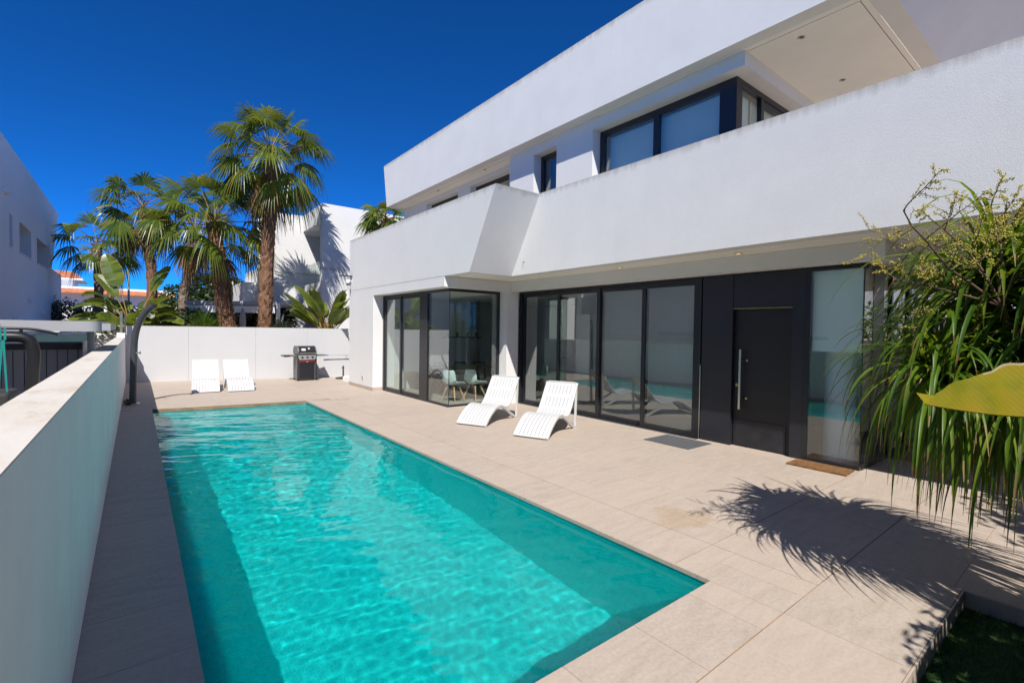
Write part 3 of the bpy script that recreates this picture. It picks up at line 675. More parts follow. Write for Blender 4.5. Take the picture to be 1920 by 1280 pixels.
place(WC, (7.95,12.95,.012), R(176), 'black wire dining chair at far side of the oak table, middle one'); place(WC, (8.55,12.75,.012), R(168), 'black wire dining chair at far side of the oak table, right one')
PL = thing('pendant_lamp', 'long black bar pendant with small lamp heads over the oak table', 'pendant lamp', (7.6,12.1,1.62), R(-12))
br_ = MB().box(-.62,.62,-.03,.03,0,.03)
br_.obj('bar', M['black'], PL)
for x in (-.45,-.15,.15,.45): MB().tube([(x,0,.03),(x,0,.16)], .035, 10).obj('lamp_head', M['black'], PL)
MB().tube([(-.4,0,.03),(-.4,0,1.21)], .004, 5).tube([(.4,0,.03),(.4,0,1.21)], .004, 5).obj('cable', M['black'], PL)
KC = thing('kitchen_cabinet', 'white kitchen cupboards with a dark splashback at the back of the room', 'cabinet', (12.6,12.6,.012))
for y in (-2.2,-1.6,-1.0,-.4): MB().box(-.25,.35,y,y+.59,0,2.4 if y < -1.7 else .88).obj('cupboard', M['cabinet'], KC, bevel=.004)
MB().box(-.27,.38,-1.6,.2,.881,.92).obj('worktop', M['splash'], KC); MB().box(.352,.38,-1.6,.2,.921,1.5).obj('splashback', M['splash'], KC); MB().box(-.02,.38,-1.6,.2,1.501,2.3).obj('wall_cupboard', M['cabinet'], KC, bevel=.004)
WD = thing('wardrobe', 'tall white cupboard on the inner wall behind the sliding doors', 'cupboard', (9.4,9.0,.012))
for x in (0,.62,1.24): MB().box(x,x+.61,-.3,.19,0,2.3).obj('door', M['cabinet'], WD, bevel=.004)
SB = thing('sideboard', 'long wooden shelf unit deep in the living room', 'sideboard', (12.4,5.6,.012))
MB().box(0,.45,-1.4,1.4,.2,.62).obj('carcass', M['wood'], SB, bevel=.004); MB().box(.1,.45,-1.4,1.4,1.2,1.24).obj('shelf', M['wood'], SB)
so2 = thing('sofa', 'grey sofa in the living room behind the glass', 'sofa', (10.6,6.2,.012))
MB().box(-.45,.45,-1.1,1.1,.1,.42).obj('seat', M['canvas'], so2, bevel=.05); MB().box(.3,.5,-1.1,1.1,.42,.8).obj('backrest', M['canvas'], so2, bevel=.05)

# ------------------------------------------------------------------ house wall camera
SC = thing('security_camera', 'small white security camera with a solar panel on the house corner', 'camera', (5.53,15.55,3.42))
MB().box(-.34,.02,-.01,.22,.12,.14).obj('solar_panel', M['black'], SC); MB().tube([(.02,.05,-.05),(-.06,.05,.0),(-.1,.05,.12)], .015, 8).obj('arm', M['white'], SC)
MB().lathe([(0,-.08),(.055,-.06),(.06,.0),(.04,.05),(0,.05)], (-.12,.02,-.06), 14).obj('body', M['white'], SC); MB().lathe([(0,-.15),(.05,-.14),(.055,-.10),(0,-.10)], (-.12,.0,-.03), 14).obj('lens', M['black'], SC)

# ------------------------------------------------------------------ the yard beyond the low wall
CP = thing('carport', 'flat light grey carport roof on a round post beyond the low wall', 'carport', (-1.5,9.6,ZG))
def rounded(x0,x1,y0,y1,r,n=6):
    p = [(x0,y1),(x0,y0)]
    p += [(x1-r+r*math.sin(a*math.pi/2/n), y0+r-r*math.cos(a*math.pi/2/n)) for a in range(n+1)]
    return p+[(x1,y1)]
at(MB().prism(rounded(-2.85,-.37,8.6,11.2,.12),2,1.757,1.895).obj('roof', M['grey_metal']), CP)
at(MB().box(-.369,-.275,8.66,11.0,1.772,1.87).obj('gutter', M['grey_metal']), CP)
at(MB().tube([(-.515,9.25,ZG),(-.515,9.25,1.756)], .04, 16).obj('post', M['grey_metal']), CP)
at(MB().box(-.62,-.60,9.5,11.1,ZG,1.60).obj('side_panel', M['white']), CP)
F = thing('board_fence', 'grey vertical board fence in the yard beyond the low wall', 'fence', (-1.7,10.6,ZG))
m = MB()
for k in range(17): x = -2.75+.125*k; m.box(x+.006,x+.119,10.6,10.62,ZG,1.44)
at(m.obj('boards', M['fence']), F); at(MB().box(-2.76,-.62,10.585,10.64,1.441,1.54).obj('top_rail', M['darkgrey']), F); at(MB().box(-2.76,-.62,10.625,10.65,ZG,1.43).obj('backing', M['darkgrey']), F)
SF = thing('swing_frame', 'black bent tube swing frame beyond the low wall', 'swing frame', (-1.1,6,ZG))
at(MB().tube(catmull([(-2.2,6,1.73),(-1.4,6,1.735),(-.95,6,1.735),(-.77,6,1.72),(-.72,6,1.62),(-.725,6,1.4),(-.745,6,1.0),(-.75,6,ZG)],5), .045, 12).obj('tube_frame', M['black']), SF)
at(MB().tube(catmull([(-2.2,6.02,1.80),(-1.2,6.02,1.803),(-.8,6.02,1.806),(-.65,6.02,1.785),(-.56,6.02,1.758)],5), .012, 8).tube([(-.8,6.02,1.80),(-.8,6.02,1.735)], .012, 8).obj('upper_rail', M['black']), SF)
SW = thing('hanging_strap', 'teal straps hanging from the black frame beyond the wall', 'strap', (-.76,5,1.82))
m = MB()
for dx,dz in ((-.012,.0),(.012,.022)): m.box(-.765+dx,-.752+dx,4.998,5.003,1.73,1.815)
m.add([(-.762,5,1.73),(-.748,5,1.73),(-.732,5.005,1.3),(-.742,5.005,1.3)], [(0,1,2,3)]); m.add([(-.768,5,1.73),(-.755,5,1.73),(-.778,5.005,1.35),(-.792,5.005,1.35)], [(0,1,2,3)])
o_ = m.obj('strap', M['teal']); s2 = o_.modifiers.new('thick','SOLIDIFY'); s2.thickness = .003; at(o_, SW)
at(MB().box(-1.2,-.715,4.9,5.3,1.22,1.352).obj('swing_seat', M['rubber'], None, bevel=.02), SW)
at(MB().tube([(-1.1,5,1.28),(-1.1,5.0,1.82)], .006, 6).obj('rope', M['black']), SW)
CR = thing('parked_car', 'dark parked car seen over the grey fence', 'car', (-1.9,22.5,ZG))
at(MB().prism([(20.4,.35),(20.45,.85),(21.3,.98),(22.0,1.52),(23.6,1.55),(24.4,1.0),(24.6,.9),(24.6,.35)],0,-2.7,-1.15).obj('body', M['car'], None, bevel=.06), CR)
for x in (-2.71,-1.14): at(MB().prism([(21.5,1.0),(22.08,1.46),(23.5,1.48),(24.1,1.0)],0,x-.004,x+.004).obj('window', M['carglass']), CR)
at(MB().prism([(21.28,1.0),(21.34,.995),(21.99,1.50),(21.93,1.505)],0,-2.58,-1.27).obj('windscreen', M['carglass']), CR)
for y in (21.2,23.8):
    for x in (-2.72,-1.3): at(MB().tube([(x,y,.18),(x+.16,y,.18)], .32, 18).obj('wheel', M['rubber']), CR)
LF = thing('louvre_fence', 'white horizontal slat fence behind the parked car', 'fence', (-1.4,25,ZG))
m = MB(); 
for k in range(15): m.box(-4.4,-.45,25,25.03,ZG+.05+.118*k,ZG+.14+.118*k)
at(m.obj('slats', M['white']), LF); at(MB().box(-4.4,-4.34,25.031,25.1,ZG,1.66).box(-2.4,-2.34,25.031,25.1,ZG,1.66).box(-.51,-.45,25.031,25.1,ZG,1.66).obj('posts', M['white']), LF)

# ------------------------------------------------------------------ neighbour house, left
NL = thing('neighbour_house', 'white house in shade on the left with deep set windows', 'house', (-5,20,ZG))
hw = MB(); XL = -3.0; NS = 1.4667
def facade(mb, x0, x1, y0, y1, z0, z1, holes):
    """wall slab with rectangular openings (holes sorted by y, not overlapping in y)"""
    y = y0
    for a,b_,c_,d_ in holes:
        mb.box(x0,x1,y,a,z0,z1); mb.box(x0,x1,a,b_,z0,c_); mb.box(x0,x1,a,b_,d_,z1); y = b_
    mb.box(x0,x1,y,y1,z0,z1)
H = [(20.85,21.33,4.18,5.17),(22.45,24.7,4.2,5.19),(25.98,29.0,4.2,5.18)]
facade(hw, XL-.7, XL, 15.0, 30.1, 2.0, 7.27, H)
hw.prism([(30.1,4.35),(30.1,7.27),(32.72,7.27)],0,XL-.7,XL)
hw.box(XL-.7,XL,15.0,33.5,ZG,1.998).box(XL-.7,XL,30.102,33.6,2.0,4.348)
hw.box(-12,XL-.702,15.0,15.4,ZG,7.27).box(-12,XL-.702,29.7,30.1,ZG,7.27).box(-12,-11.6,15.4,29.7,ZG,7.27).box(-12,XL-.702,33.1,33.5,ZG,4.3).box(-12,XL-.702,15.4,29.7,7.0,7.1)
at(hw.obj('wall', M['stucco_bright']), NL)
for a,b_,c_,d_ in H:
    f = MB(); fx(f, XL-.64,XL-.58,a,b_,c_,d_,.09); wn = at(f.obj('window', M['frame']), NL)
    sub(MB().box(XL-.62,XL-.61,a+.09,b_-.09,c_+.09,d_-.09).obj('pane', M['glass'], None), wn); sub(MB().box(XL-.57,XL+.03,a-.02,b_+.02,c_-.05,c_-.002).obj('sill', M['white'], None), wn)
    sub(MB().box(XL-.69,XL-.68,a,b_,c_,d_).obj('curtain', M['darkgrey'], None), wn)
for y,z in ((19.9,5.62),(23.8,2.6),(26.7,2.26),(21.3,1.9)):
    at(MB().prism([(XL,z),(XL,z+.16),(XL+.02,z+.16),(XL+.12,z+.02),(XL+.12,z)],1,y,y+.45).obj('vent_hood', M['white']), NL)
at(MB().box(XL,XL+.35,23.0,25.5,1.55,1.95).obj('aircon_unit', M['white'], None, bevel=.02), NL)

NL.scale = (NS,)*3; NL.location = (-5*NS,20*NS,1.85+(ZG-1.85)*NS)           # the house stands well back behind the yard
NW = thing('neighbour_house', 'lower white house wing across the yard, seen mirrored in the sliding doors', 'house', (-6,2,ZG))
at(MB().box(-9,-3.02,-8,18.4,ZG,5.75).obj('wall', M['stucco']), NW)
for y in (-5,-1,3,7): wn = at(MB().box(-3.015,-3.0,y,y+1.6,3.2,4.6).obj('window', M['carglass']), NW)
NE = thing('neighbour_house', 'white house beyond the path behind the ponytail palm', 'house', (24,2,ZG))
at(MB().box(22,30,-6,9,ZG,6.5).obj('wall', M['stucco']), NE)
for y in (-3,1,5): at(MB().box(21.98,21.995,y,y+1.8,3.6,5.0).obj('window', M['carglass']), NE)
EW = thing('garden_wall', 'white wall closing the side path beyond the ponytail palm', 'wall', (16.3,-1,ZG))
at(MB().box(16.2,16.4,-5.47,9,ZG,1.7).obj('wall_body', M['stucco_wall']), EW); at(MB().box(16.18,16.42,-5.47,9,1.701,1.715).obj('wall_cap', M['cap']), EW)
# ------------------------------------------------------------------ neighbour house behind the palms
NR = thing('neighbour_house', 'sunlit white house behind the palms with palm shadows on it', 'house', (9,26,ZG))
n_ = MB().box(7.07,16,24,24.3,ZG,7.86)                                           # front slab
n_.prism([(24.302,6.98),(27.3,6.98),(27.3,7.83),(24.302,7.83)],0,7.07,7.3)       # side fascia
n_.prism([(4.9,ZG),(8.7,ZG),(8.7,5.0),(8.08,5.0),(7.07,6.979),(7.07,7.82),(4.9,7.76)],1,27.302,27.5)   # oblique edged wall
n_.box(7.302,12,24.302,29.2,7.1,7.2).box(8.9,9.1,24.302,29,ZG,7.098).box(7.0,9.1,29.002,29.2,ZG,7.098)
n_.box(7.07,8.898,24.302,27.298,3.6,4.1).box(15.7,16,24.3,27.4,ZG,7.8).box(9.1,16,27.3,27.5,ZG,7.83)
at(n_.obj('wall', M['stucco']), NR)
n2 = MB().prism([(27.75,3.1),(27.75,4.88),(28.45,4.15),(28.55,4.15),(28.55,3.1)],0,5.2,6.5); n2 = MB().box(4.3,4.9,27.9,31,ZG,4.15).prism([(27.72,4.85),(31.0,4.85),(31.0,3.2),(27.72,3.2)],0,4.902,6.4).box(4.902,6.4,27.72,31,ZG,3.198)
at(n2.obj('terrace_block', M['stucco']), NR)
gl = MB().box(7.06,7.068,24.32,25.5,4.1,5.1).box(7.06,7.068,25.52,27.2,4.1,5.08); at(gl.obj('balustrade', M['glass_clear']), NR)
PG = thing('awning', 'grey flat awning roof behind the palms', 'awning', (3.4,25.5,ZG))
dv = Vector((3.46,-2.72,0)).normalized(); nv = Vector((.617,.787,0))
def slab(a, b_, depth, z0, z1, mat, name, par):
    A = Vector((*a,0)); Bq = Vector((*b_,0)); c4 = [A,Bq,Bq+nv*depth,A+nv*depth]
    return at(MB().prism([(p.x,p.y) for p in c4],2,z0,z1).obj(name, mat), par)
slab((1.74,26.6),(5.2,23.9),2.4,2.86,3.02,M['fence'],'cassette',PG)
slab((1.85,26.45),(5.0,24.0),.03,2.50,2.80,M['white'],'valance',PG); slab((1.80,26.58),(5.1,24.05),2.2,2.805,2.855,M['canvas'],'cover',PG)
for x,y in ((1.9,26.6),(5.12,24.08)): at(MB().box(x-.05,x+.05,y,y+.1,ZG,2.855).obj('post', M['darkgrey']), PG)
at(MB().box(5.06,5.2,23.86,23.94,2.2,2.95).obj('end_bracket', M['white']), PG)
FP = thing('closed_parasol', 'closed grey parasol standing behind the back wall', 'parasol', (3.85,24.9,ZG))
MB().lathe([(.0,2.85),(.05,2.82),(.12,2.55),(.14,2.2),(.11,1.9),(.10,1.4),(.0,1.4)], (0,0,0), 14).obj('canopy', M['canvas'], FP); MB().tube([(0,0,0),(0,0,1.4)], .025, 8).obj('pole', M['grey_metal'], FP)

# ------------------------------------------------------------------ far white houses with tiled roofs
def roof_gable(mb, x0,x1,y0,y1,z,h):
    cy = (y0+y1)/2; mb.add([(x0,y0,z),(x1,y0,z),(x1,y1,z),(x0,y1,z),(x0+1.2,cy,z+h),(x1-1.2,cy,z+h)], [(0,1,5,4),(1,2,5),(2,3,4,5),(3,0,4)])
FH = thing('far_house', 'white house with orange tiled roof at the end of the view', 'house', (-7,83,ZG))
at(MB().box(-14,-6.2,81,88,ZG,7.5).obj('wall', M['white']), FH)
m = MB(); roof_gable(m,-14.6,-5.2,80.2,88.6,7.52,1.2); at(m.obj('roof', M['terracotta']), FH); at(MB().box(-14.6,-5.2,80.2,88.6,7.40,7.518).obj('eaves', M['white']), FH)
at(MB().box(-8.6,-8.3,80.9,80.98,6.6,7.2).obj('window', M['carglass']), FH)
FH2 = thing('far_house', 'long low white house with a thin orange tile band', 'house', (-2,77,ZG))
at(MB().box(-8,4,76,82,ZG,6.3).obj('wall', M['white']), FH2); at(MB().prism([(75.99,5.95),(75.0,5.45),(75.0,5.55),(75.99,6.05)],0,-8,4).obj('roof', M['terracotta']), FH2)
for x in (-5.8,-4.1,-1.6): at(MB().box(x,x+.8,75.94,75.995,2.6,4.2).obj('window', M['carglass']), FH2)
at(MB().box(-3.4,-2.2,75.5,76.9,6.3,7.3).obj('stair_head', M['white']), FH2); at(MB().box(-8,4,70,70.2,ZG,1.9).obj('front_wall', M['stone']), FH2)
SL = thing('street_lamp', 'slim street lamp with a white head above the paddle leaves', 'street lamp', (-.47,51.4,ZG))
MB().tube([(0,0,0),(0,0,9.0)], [.09,.06], 8).obj('pole', M['grey_metal'], SL); MB().lathe([(0,.35),(.25,.3),(.4,.12),(.38,0),(0,0)], (0,0,8.9), 12).obj('lamp_head', M['white'], SL)

# ------------------------------------------------------------------ palms
def frame_of(d, up=Vector((0,0,1))):
    d = d.normalized(); s_ = d.cross(up)
    if s_.length < 1e-3: s_ = Vector((1,0,0))
    s_.normalize(); return d, s_, s_.cross(d)
def fan_leaf(mb, org, az, el, pet, Rr, rg, mi, nb=26, half=1.75, droop=.35):
    """one costapalmate leaf: arched stalk and a pleated fan of tapering blades"""
    h = Vector((math.cos(az),math.sin(az),0)); d = h*math.cos(el)+Vector((0,0,1))*math.sin(el)
    p = Vector(org); pts = [p.copy()]; dd = d.copy()
    for i in range(4):
        dd = (dd+Vector((0,0,-.055*(1 if el > -.5 else .3)))).normalized(); p = p+dd*pet/4; pts.append(p.copy())
    mb.tube(pts, [.028,.022,.018,.015,.013], 5, 2 if mi == 0 else 1, caps=False)
    tilt = rg.uniform(-1.1,.1)
    d2, s_, n_ = frame_of(dd); d2 = (d2+n_*tilt*.4).normalized(); d2,s_,n_ = frame_of(d2)
    roll = rg.gauss(0,.4); s_,n_ = s_*math.cos(roll)+n_*math.sin(roll), n_*math.cos(roll)-s_*math.sin(roll)
    dth = 2*half/nb
    for k in range(nb):
        th_ = -half+dth*(k+.5); L = Rr*(1-.28*(abs(th_)/half)**2)*rg.uniform(.93,1.05)
        bd = d2*math.cos(th_)+s_*math.sin(th_); bs = s_*math.cos(th_)-d2*math.sin(th_)
        left,mid,right = [],[],[]
        dr = droop*rg.uniform(.7,2.2)
        for q,wf in ((.05,1.0),(.36,1.0),(.58,.98),(.8,.52),(1.0,.03)):
            wd = max(.004, min(q,.62)*L*math.tan(dth/2)*wf)
            c_ = p+bd*(q*L)+n_*(.10*L*math.cos(th_)*(q*q)*.4-.16*L*(abs(th_)/half)*q)+Vector((0,0,-dr*L*max(0,q-.35)**2*1.6))
            left.append(c_-bs*wd); right.append(c_+bs*wd); mid.append(c_+n_*wd*.45)
        mb.strip(left, right, mi, False, mid)
def palm_trunk(mb, pts, r, rg, scales=260, ring=14, mi=0, smi=0):
    P = catmull([tuple(p) for p in pts], 14)
    rr = [r[0]+(r[1]-r[0])*i/(len(P)-1) for i in range(len(P))]
    v = []
    for i,p in enumerate(P):
        for k in range(ring):
            a = 2*math.pi*k/ring; q = rr[i]*(1+rg.uniform(-.10,.10)); v.append((p[0]+q*math.cos(a),p[1]+q*math.sin(a),p[2]))
    mb.add(v, [(i*ring+k,i*ring+(k+1)%ring,(i+1)*ring+(k+1)%ring,(i+1)*ring+k) for i in range(len(P)-1) for k in range(ring)], mi, False)
    for j in range(int(scales*1.6)):                                   # old leaf bases, criss-crossing
        t_ = rg.random()*(len(P)-1.02); i = int(t_); f_ = t_-i; p = Vector(P[i]).lerp(Vector(P[i+1]), f_); q = rr[i]
        a = rg.uniform(0,6.283); h = Vector((math.cos(a),math.sin(a),0)); s_ = Vector((-h.y,h.x,0)); w_ = q*rg.uniform(.10,.30); l_ = q*rg.uniform(.35,.9); o_ = q*rg.uniform(.05,.30)
        b_ = p+h*q*.95; tp = p+h*(q+o_)+Vector((0,0,l_))+s_*rg.uniform(-.06,.06)
        mb.add([b_-s_*w_, b_+s_*w_, tp+s_*w_*.35, tp-s_*w_*.35], [(0,1,2,3)], smi)
def palm(name, label, trunk, r, nl, Rr, pet, seed, dead=8, scales=260, skirt=0, group='fan palms beyond the back wall', lean=(0,0), nb=26, elr=(-.42,1.35), bark='bark'):
    rg = random.Random(seed)
    base = Vector((trunk[0][0],trunk[0][1],ZG))
    t_ = thing(name, label, 'palm tree', base, 0, group)
    loc = [(0,0,0)]+[tuple(Vector(p)-base) for p in trunk]
    loc[0] = (loc[1][0],loc[1][1],0)
    m = MB(); palm_trunk(m, loc, r, rg, scales); m.obj('trunk', [M[bark]], t_)
    c_ = MB(); top = Vector(loc[-1])
    for k in range(nl):
        f_ = (k+.5)/nl; el = elr[1]+(elr[0]-elr[1])*f_**.8+rg.gauss(0,.13); az = k*2.39996+rg.uniform(-.35,.35)
        fan_leaf(c_, top+Vector((0,0,.35*(1-f_)-.1)), az, el, pet*rg.uniform(.8,1.12)*(.75+.4*math.sin(min(1,f_*1.8)*1.57)), Rr*rg.uniform(.88,1.08), rg, 0, nb, droop=.25+.5*f_)
    c_.obj('crown', [M['fan'],M['fandead'],M['petiole']], t_)
    if dead:
        dm = MB()
        for k in range(dead):
            fan_leaf(dm, top+Vector((0,0,-.25-.2*rg.random())), k*2.39996+1, rg.uniform(-1.25,-.6), pet*rg.uniform(.6,.9), Rr*rg.uniform(.75,.95), rg, 0, nb-4, 1.3, .9)
        dm.obj('dead_leaves', [M['fandead'],M['fandead']], t_)
    if skirt:
        sm2 = MB()
        for k in range(skirt):
            fan_leaf(sm2, top+Vector((0,0,-.2)), k*2.39996, -1.25, .35, 1.15, rg, 0, 14, 1.0, .6)
        sm2.obj('dead_skirt', [M['straw'],M['straw']], t_)
    return t_
palm('fan_palm', 'tallest fan palm with a straight shaggy trunk, in front of the white house', [(4.24,22.1,1.88),(4.29,22.12,4.37),(4.40,22.1,6.6),(4.44,22.12,8.6),(4.42,22.14,8.95)], (.285,.215), 38, 1.1, 1.42, 11, dead=5, scales=420, elr=(-.65,1.4))
palm('fan_palm', 'stout fan palm with reddish trunk, just left of the tallest palm', [(3.07,23.64,1.85),(2.93,23.79,3.04),(2.79,23.94,4.63),(2.66,24.07,5.76),(2.61,24.13,6.15)], (.33,.25), 32, 1.15, 1.5, 23, dead=2, scales=380, elr=(-.38,1.4))
palm('fan_palm', 'slim grey trunked fan palm half hidden behind the stout one', [(2.1,32.7,3.3),(2.3,32.58,4.6),(2.49,32.47,6.1),(2.52,32.47,7.3)], (.25,.22), 20, 1.15, 1.35, 31, dead=6, scales=220, nb=22, bark='barkgrey')
palm('fan_palm', 'fan palm with brown hanging leaves rising above the paddle leaves', [(.79,37.6,4.8),(.67,37.7,6.2),(.46,37.93,8.2),(.36,38.04,9.1)], (.28,.25), 24, 1.25, 1.5, 47, dead=9, scales=180, nb=20)
palm('fan_palm', 'small fan palm with sparse crown between the shaded house and paddle leaves', [(-1.98,43.5,2.2),(-2.01,43.6,5.1),(-2.09,43.7,6.9),(-2.1,43.74,7.3)], (.24,.26), 17, 1.25, 1.6, 53, dead=3, scales=160, nb=20, bark='barkgrey')
palm('fan_palm', 'thin fan palm directly behind the small sparse one', [(-1.59,49.5,2.0),(-1.58,49.6,5.6),(-1.6,49.7,6.9)], (.2,.2), 13, 1.0, 1.3, 59, dead=3, scales=120, nb=18, bark='barkgrey')
palm('fan_palm', 'fan palm with pale dead skirt peeping over the villa parapet', [(9.0,21.0,4.5),(9.0,21.0,6.75)], (.25,.22), 26, .8, .55, 61, dead=0, scales=60, skirt=26, nb=20, elr=(-.5,1.2))

# ------------------------------------------------------------------ paddle-leaved strelitzias
def paddle(mb, org, az, el, pet, L, W_, rg, fold=.25, curl=.9, tears=4, mi=0, roll=0, thick=.03):
    h = Vector((math.cos(az),math.sin(az),0)); d = h*math.cos(el)+Vector((0,0,1))*math.sin(el)
    p = Vector(org); pts = [p.copy()]; dd = d.copy()
    for i in range(6):
        dd = (dd+h*.05-Vector((0,0,.03))).normalized(); p = p+dd*pet/6; pts.append(p.copy())
    mb.tube(pts, [thick*(1-.09*i) for i in range(7)], 7, 1, caps=False)
    n = 16; mid,lf,rt = [],[],[]; q = p.copy()
    for i in range(n+1):
        u = i/n; dd = (dd-Vector((0,0,1))*curl/n).normalized(); 
        _,s_,nn = frame_of(dd); s2_,n2_ = s_*math.cos(roll)+nn*math.sin(roll), nn*math.cos(roll)-s_*math.sin(roll)
        w_ = W_*(max(0,math.sin(math.pi*min(1,u*.92+.06)))**.55)*(1-.25*u); 
        if i == n: w_ = .01
        mid.append(q.copy()); lf.append(q-s2_*w_*math.cos(fold)+n2_*w_*math.sin(fold)); rt.append(q+s2_*w_*math.cos(fold)+n2_*w_*math.sin(fold))
        q = q+dd*L/n
    for side in (lf,rt):
        cutp = sorted(rg.sample(range(3,n-1), min(tears,n-5)))
        st_ = 0
        for c_ in cutp+[n]:
            seg_m = mid[st_:c_+1]; seg_s = [p_+Vector((0,0,-rg.uniform(.0,.10)*W_)) for p_ in side[st_:c_+1]]
            if len(seg_m) > 1:
                k_ = rg.uniform(.0,.25)/len(seg_s)
                seg_s[0] = seg_s[0].lerp(seg_s[1], .25); 
                mq = [a.lerp(b,.93) for a,b in zip(seg_m,seg_s)]
                mb.strip(seg_m, mq, mi); mb.strip(mq, seg_s, 2)
            st_ = c_
def strelitzia(label, base, leaves, seed, n_low=0):
    rg = random.Random(seed); t_ = thing('paddle_leaf_plant', label, 'plant', base)
    m = MB()
    for (az,el,pet,L,W_,curl,fold,roll) in leaves:
        paddle(m, (rg.uniform(-.15,.15),rg.uniform(-.15,.15),0), az, el, pet, L, W_, rg, fold, curl, rg.randint(3,6), 0, roll)
    m.obj('foliage', [M['strelitzia'],M['petiole'],M['paddleedge']], t_); return t_
RX = -.666                                                     # heading of the image's right-hand direction
rl = random.Random(21)
lv = [(2.3,1.5,2.0,1.5,.40,.25,.25,.9),(.4,1.45,1.9,1.3,.30,.35,.5,-.7),(2.6,1.4,1.6,1.2,.30,.6,.4,.6)]
for k in range(30):
    sgn = k%2; az = (RX+math.pi if sgn else RX)+rl.gauss(0,.5); el = rl.uniform(.42,1.25)
    lv.append((az,el,rl.uniform(.95,1.5)*(.85 if not sgn else 1),rl.uniform(.95,1.3)*(.85 if not sgn else 1),rl.uniform(.25,.33),rl.uniform(.9,1.7),rl.uniform(.15,.45),rl.gauss(0,.35)))
for k in range(12): lv.append((RX-math.pi/2+rl.gauss(0,.9),rl.uniform(.35,1.1),rl.uniform(.5,1.0),rl.uniform(.9,1.2),rl.uniform(.28,.36),rl.uniform(.4,.9),rl.uniform(.1,.3),rl.gauss(0,.7)))
strelitzia('large paddle leaved plant with arching torn leaves behind the shower', (-.12,24.9,1.5), lv, 4)
lv = []
for k in range(40):
    az = RX+(math.pi if k%2 else 0)+rl.gauss(0,.75)-(.5 if k%3 == 0 else 0); el = rl.uniform(.9,1.5)
    lv.append((az,el,rl.uniform(.55,1.35),rl.uniform(.85,1.25),rl.uniform(.17,.24),rl.uniform(.15,.7),rl.uniform(.3,.6),rl.gauss(0,.6)))
strelitzia('upright paddle leaved plant behind the back wall near the house corner', (5.85,19.3,1.45), lv, 9)
# swiss-cheese leaves at the house corner
t_ = thing('monstera', 'low dark plant with notched leaves peeping over wall at house corner', 'plant', (6.35,19.35,ZG)); m = MB(); rg = random.Random(2)
for k in range(9): paddle(m, (0,0,0), rg.uniform(.1,3.0), rg.uniform(1.2,1.45), 1.85+.25*rg.random(), .42, .15, rg, .2, .9, 7, 0, rg.uniform(-.6,.6), .012)
m.obj('foliage', [M['strelitzia'],M['petiole'],M['strelitzia']], t_)

def straps(mb, org, n, L, w_, rg, elr, droop, tip=.12, mi=0, tmi=1, seg=9, azr=(0,6.283), sag=1.0):
    for k in range(n):
        az = rg.uniform(*azr); el = rg.uniform(*elr); h = Vector((math.cos(az),math.sin(az),0)); s_ = Vector((-h.y,h.x,0))
        l_ = L*rg.uniform(.7,1.12); d = h*math.cos(el)+Vector((0,0,1))*math.sin(el); p = Vector(org)+Vector((rg.gauss(0,.02),rg.gauss(0,.02),rg.gauss(0,.03)))
        lt,md,rt = [],[],[]; tw = rg.uniform(-.5,.5); side = rg.gauss(0,.05); wl = w_*rg.uniform(.7,1.2); dp = droop*rg.uniform(.6,1.4)
        for i in range(seg+1):
            u = i/seg; wd = wl*(.55+.9*u if u < .3 else .82)*(1-max(0,(u-.35)/.65)**1.6)+.0012
            ss = (s_*math.cos(tw*u)+Vector((0,0,1))*math.sin(tw*u))
            up_ = d.cross(ss); lt.append(p-ss*wd); rt.append(p+ss*wd); md.append(p-up_*wd*.35)
            d = (d+Vector((0,0,-1))*dp*sag/seg*(.5+u*1.6)+s_*side/seg).normalized(); p = p+d*l_/seg
        c_ = seg-1 if rg.random() < .8 else seg-2
        mb.strip(lt[:c_+1], rt[:c_+1], mi, True, md[:c_+1]); mb.strip(lt[c_:], rt[c_:], tmi, True, md[c_:])
# ponytail palm in the lawn
PT = thing('ponytail_palm', 'strappy leaved ponytail palm in flower with long drooping leaves by the corner glass', 'plant', (4.62,.05,ZG))
rg = random.Random(12)
tk = MB()
def loc(p): return (p[0]-4.62,p[1]-.05,p[2]-ZG)
heads = [((4.55,.62,2.14),230,1.12,.019),((4.20,.84,1.53),230,.92,.0135),((4.44,.30,1.74),240,1.35,.018),((4.90,.30,2.0),190,1.3,.018),((4.66,.46,1.42),220,1.1,.016),((4.40,.40,1.45),220,1.1,.0145),((4.60,.08,1.75),240,1.45,.018)]
tk.tube(catmull([(0,0,0),(.0,.0,.3),(.02,.05,.8),(-.02,.2,1.3)],4), [.24,.23,.2,.17,.14,.12,.11,.10,.1,.1,.1,.1,.1], 14)
heads = [((x+.09,y-.07,z),n,L,w_) for (x,y,z),n,L,w_ in heads]
for (hx,hy,hz),n,L,w_ in heads:
    e_ = loc((hx,hy,hz)); tk.tube(catmull([(-.02,.12,1.0),(e_[0]*.6,.12+(e_[1]-.12)*.6,1.0+(e_[2]-1.0)*.4),(e_[0],e_[1],e_[2]-.05)],4), .05, 9)
tk.obj('trunk', M['bole'], PT)
fo = MB()
for (hx,hy,hz),n,L,w_ in heads: straps(fo, loc((hx,hy,hz)), n, L, w_, rg, (-.2,1.5), 3.3, sag=1.0, seg=11)
straps(fo, loc((4.64,.55,2.16)), 90, .66, .021, rg, (.5,1.5), 1.3, seg=8); straps(fo, loc((4.29,.77,1.55)), 80, .44, .0145, rg, (.2,1.45), 1.5, seg=8); straps(fo, loc((4.53,.23,1.78)), 60, .6, .018, rg, (.4,1.5), 1.5, seg=8)
fo.obj('foliage', [M['strap'],M['straptip']], PT)
fl = MB()
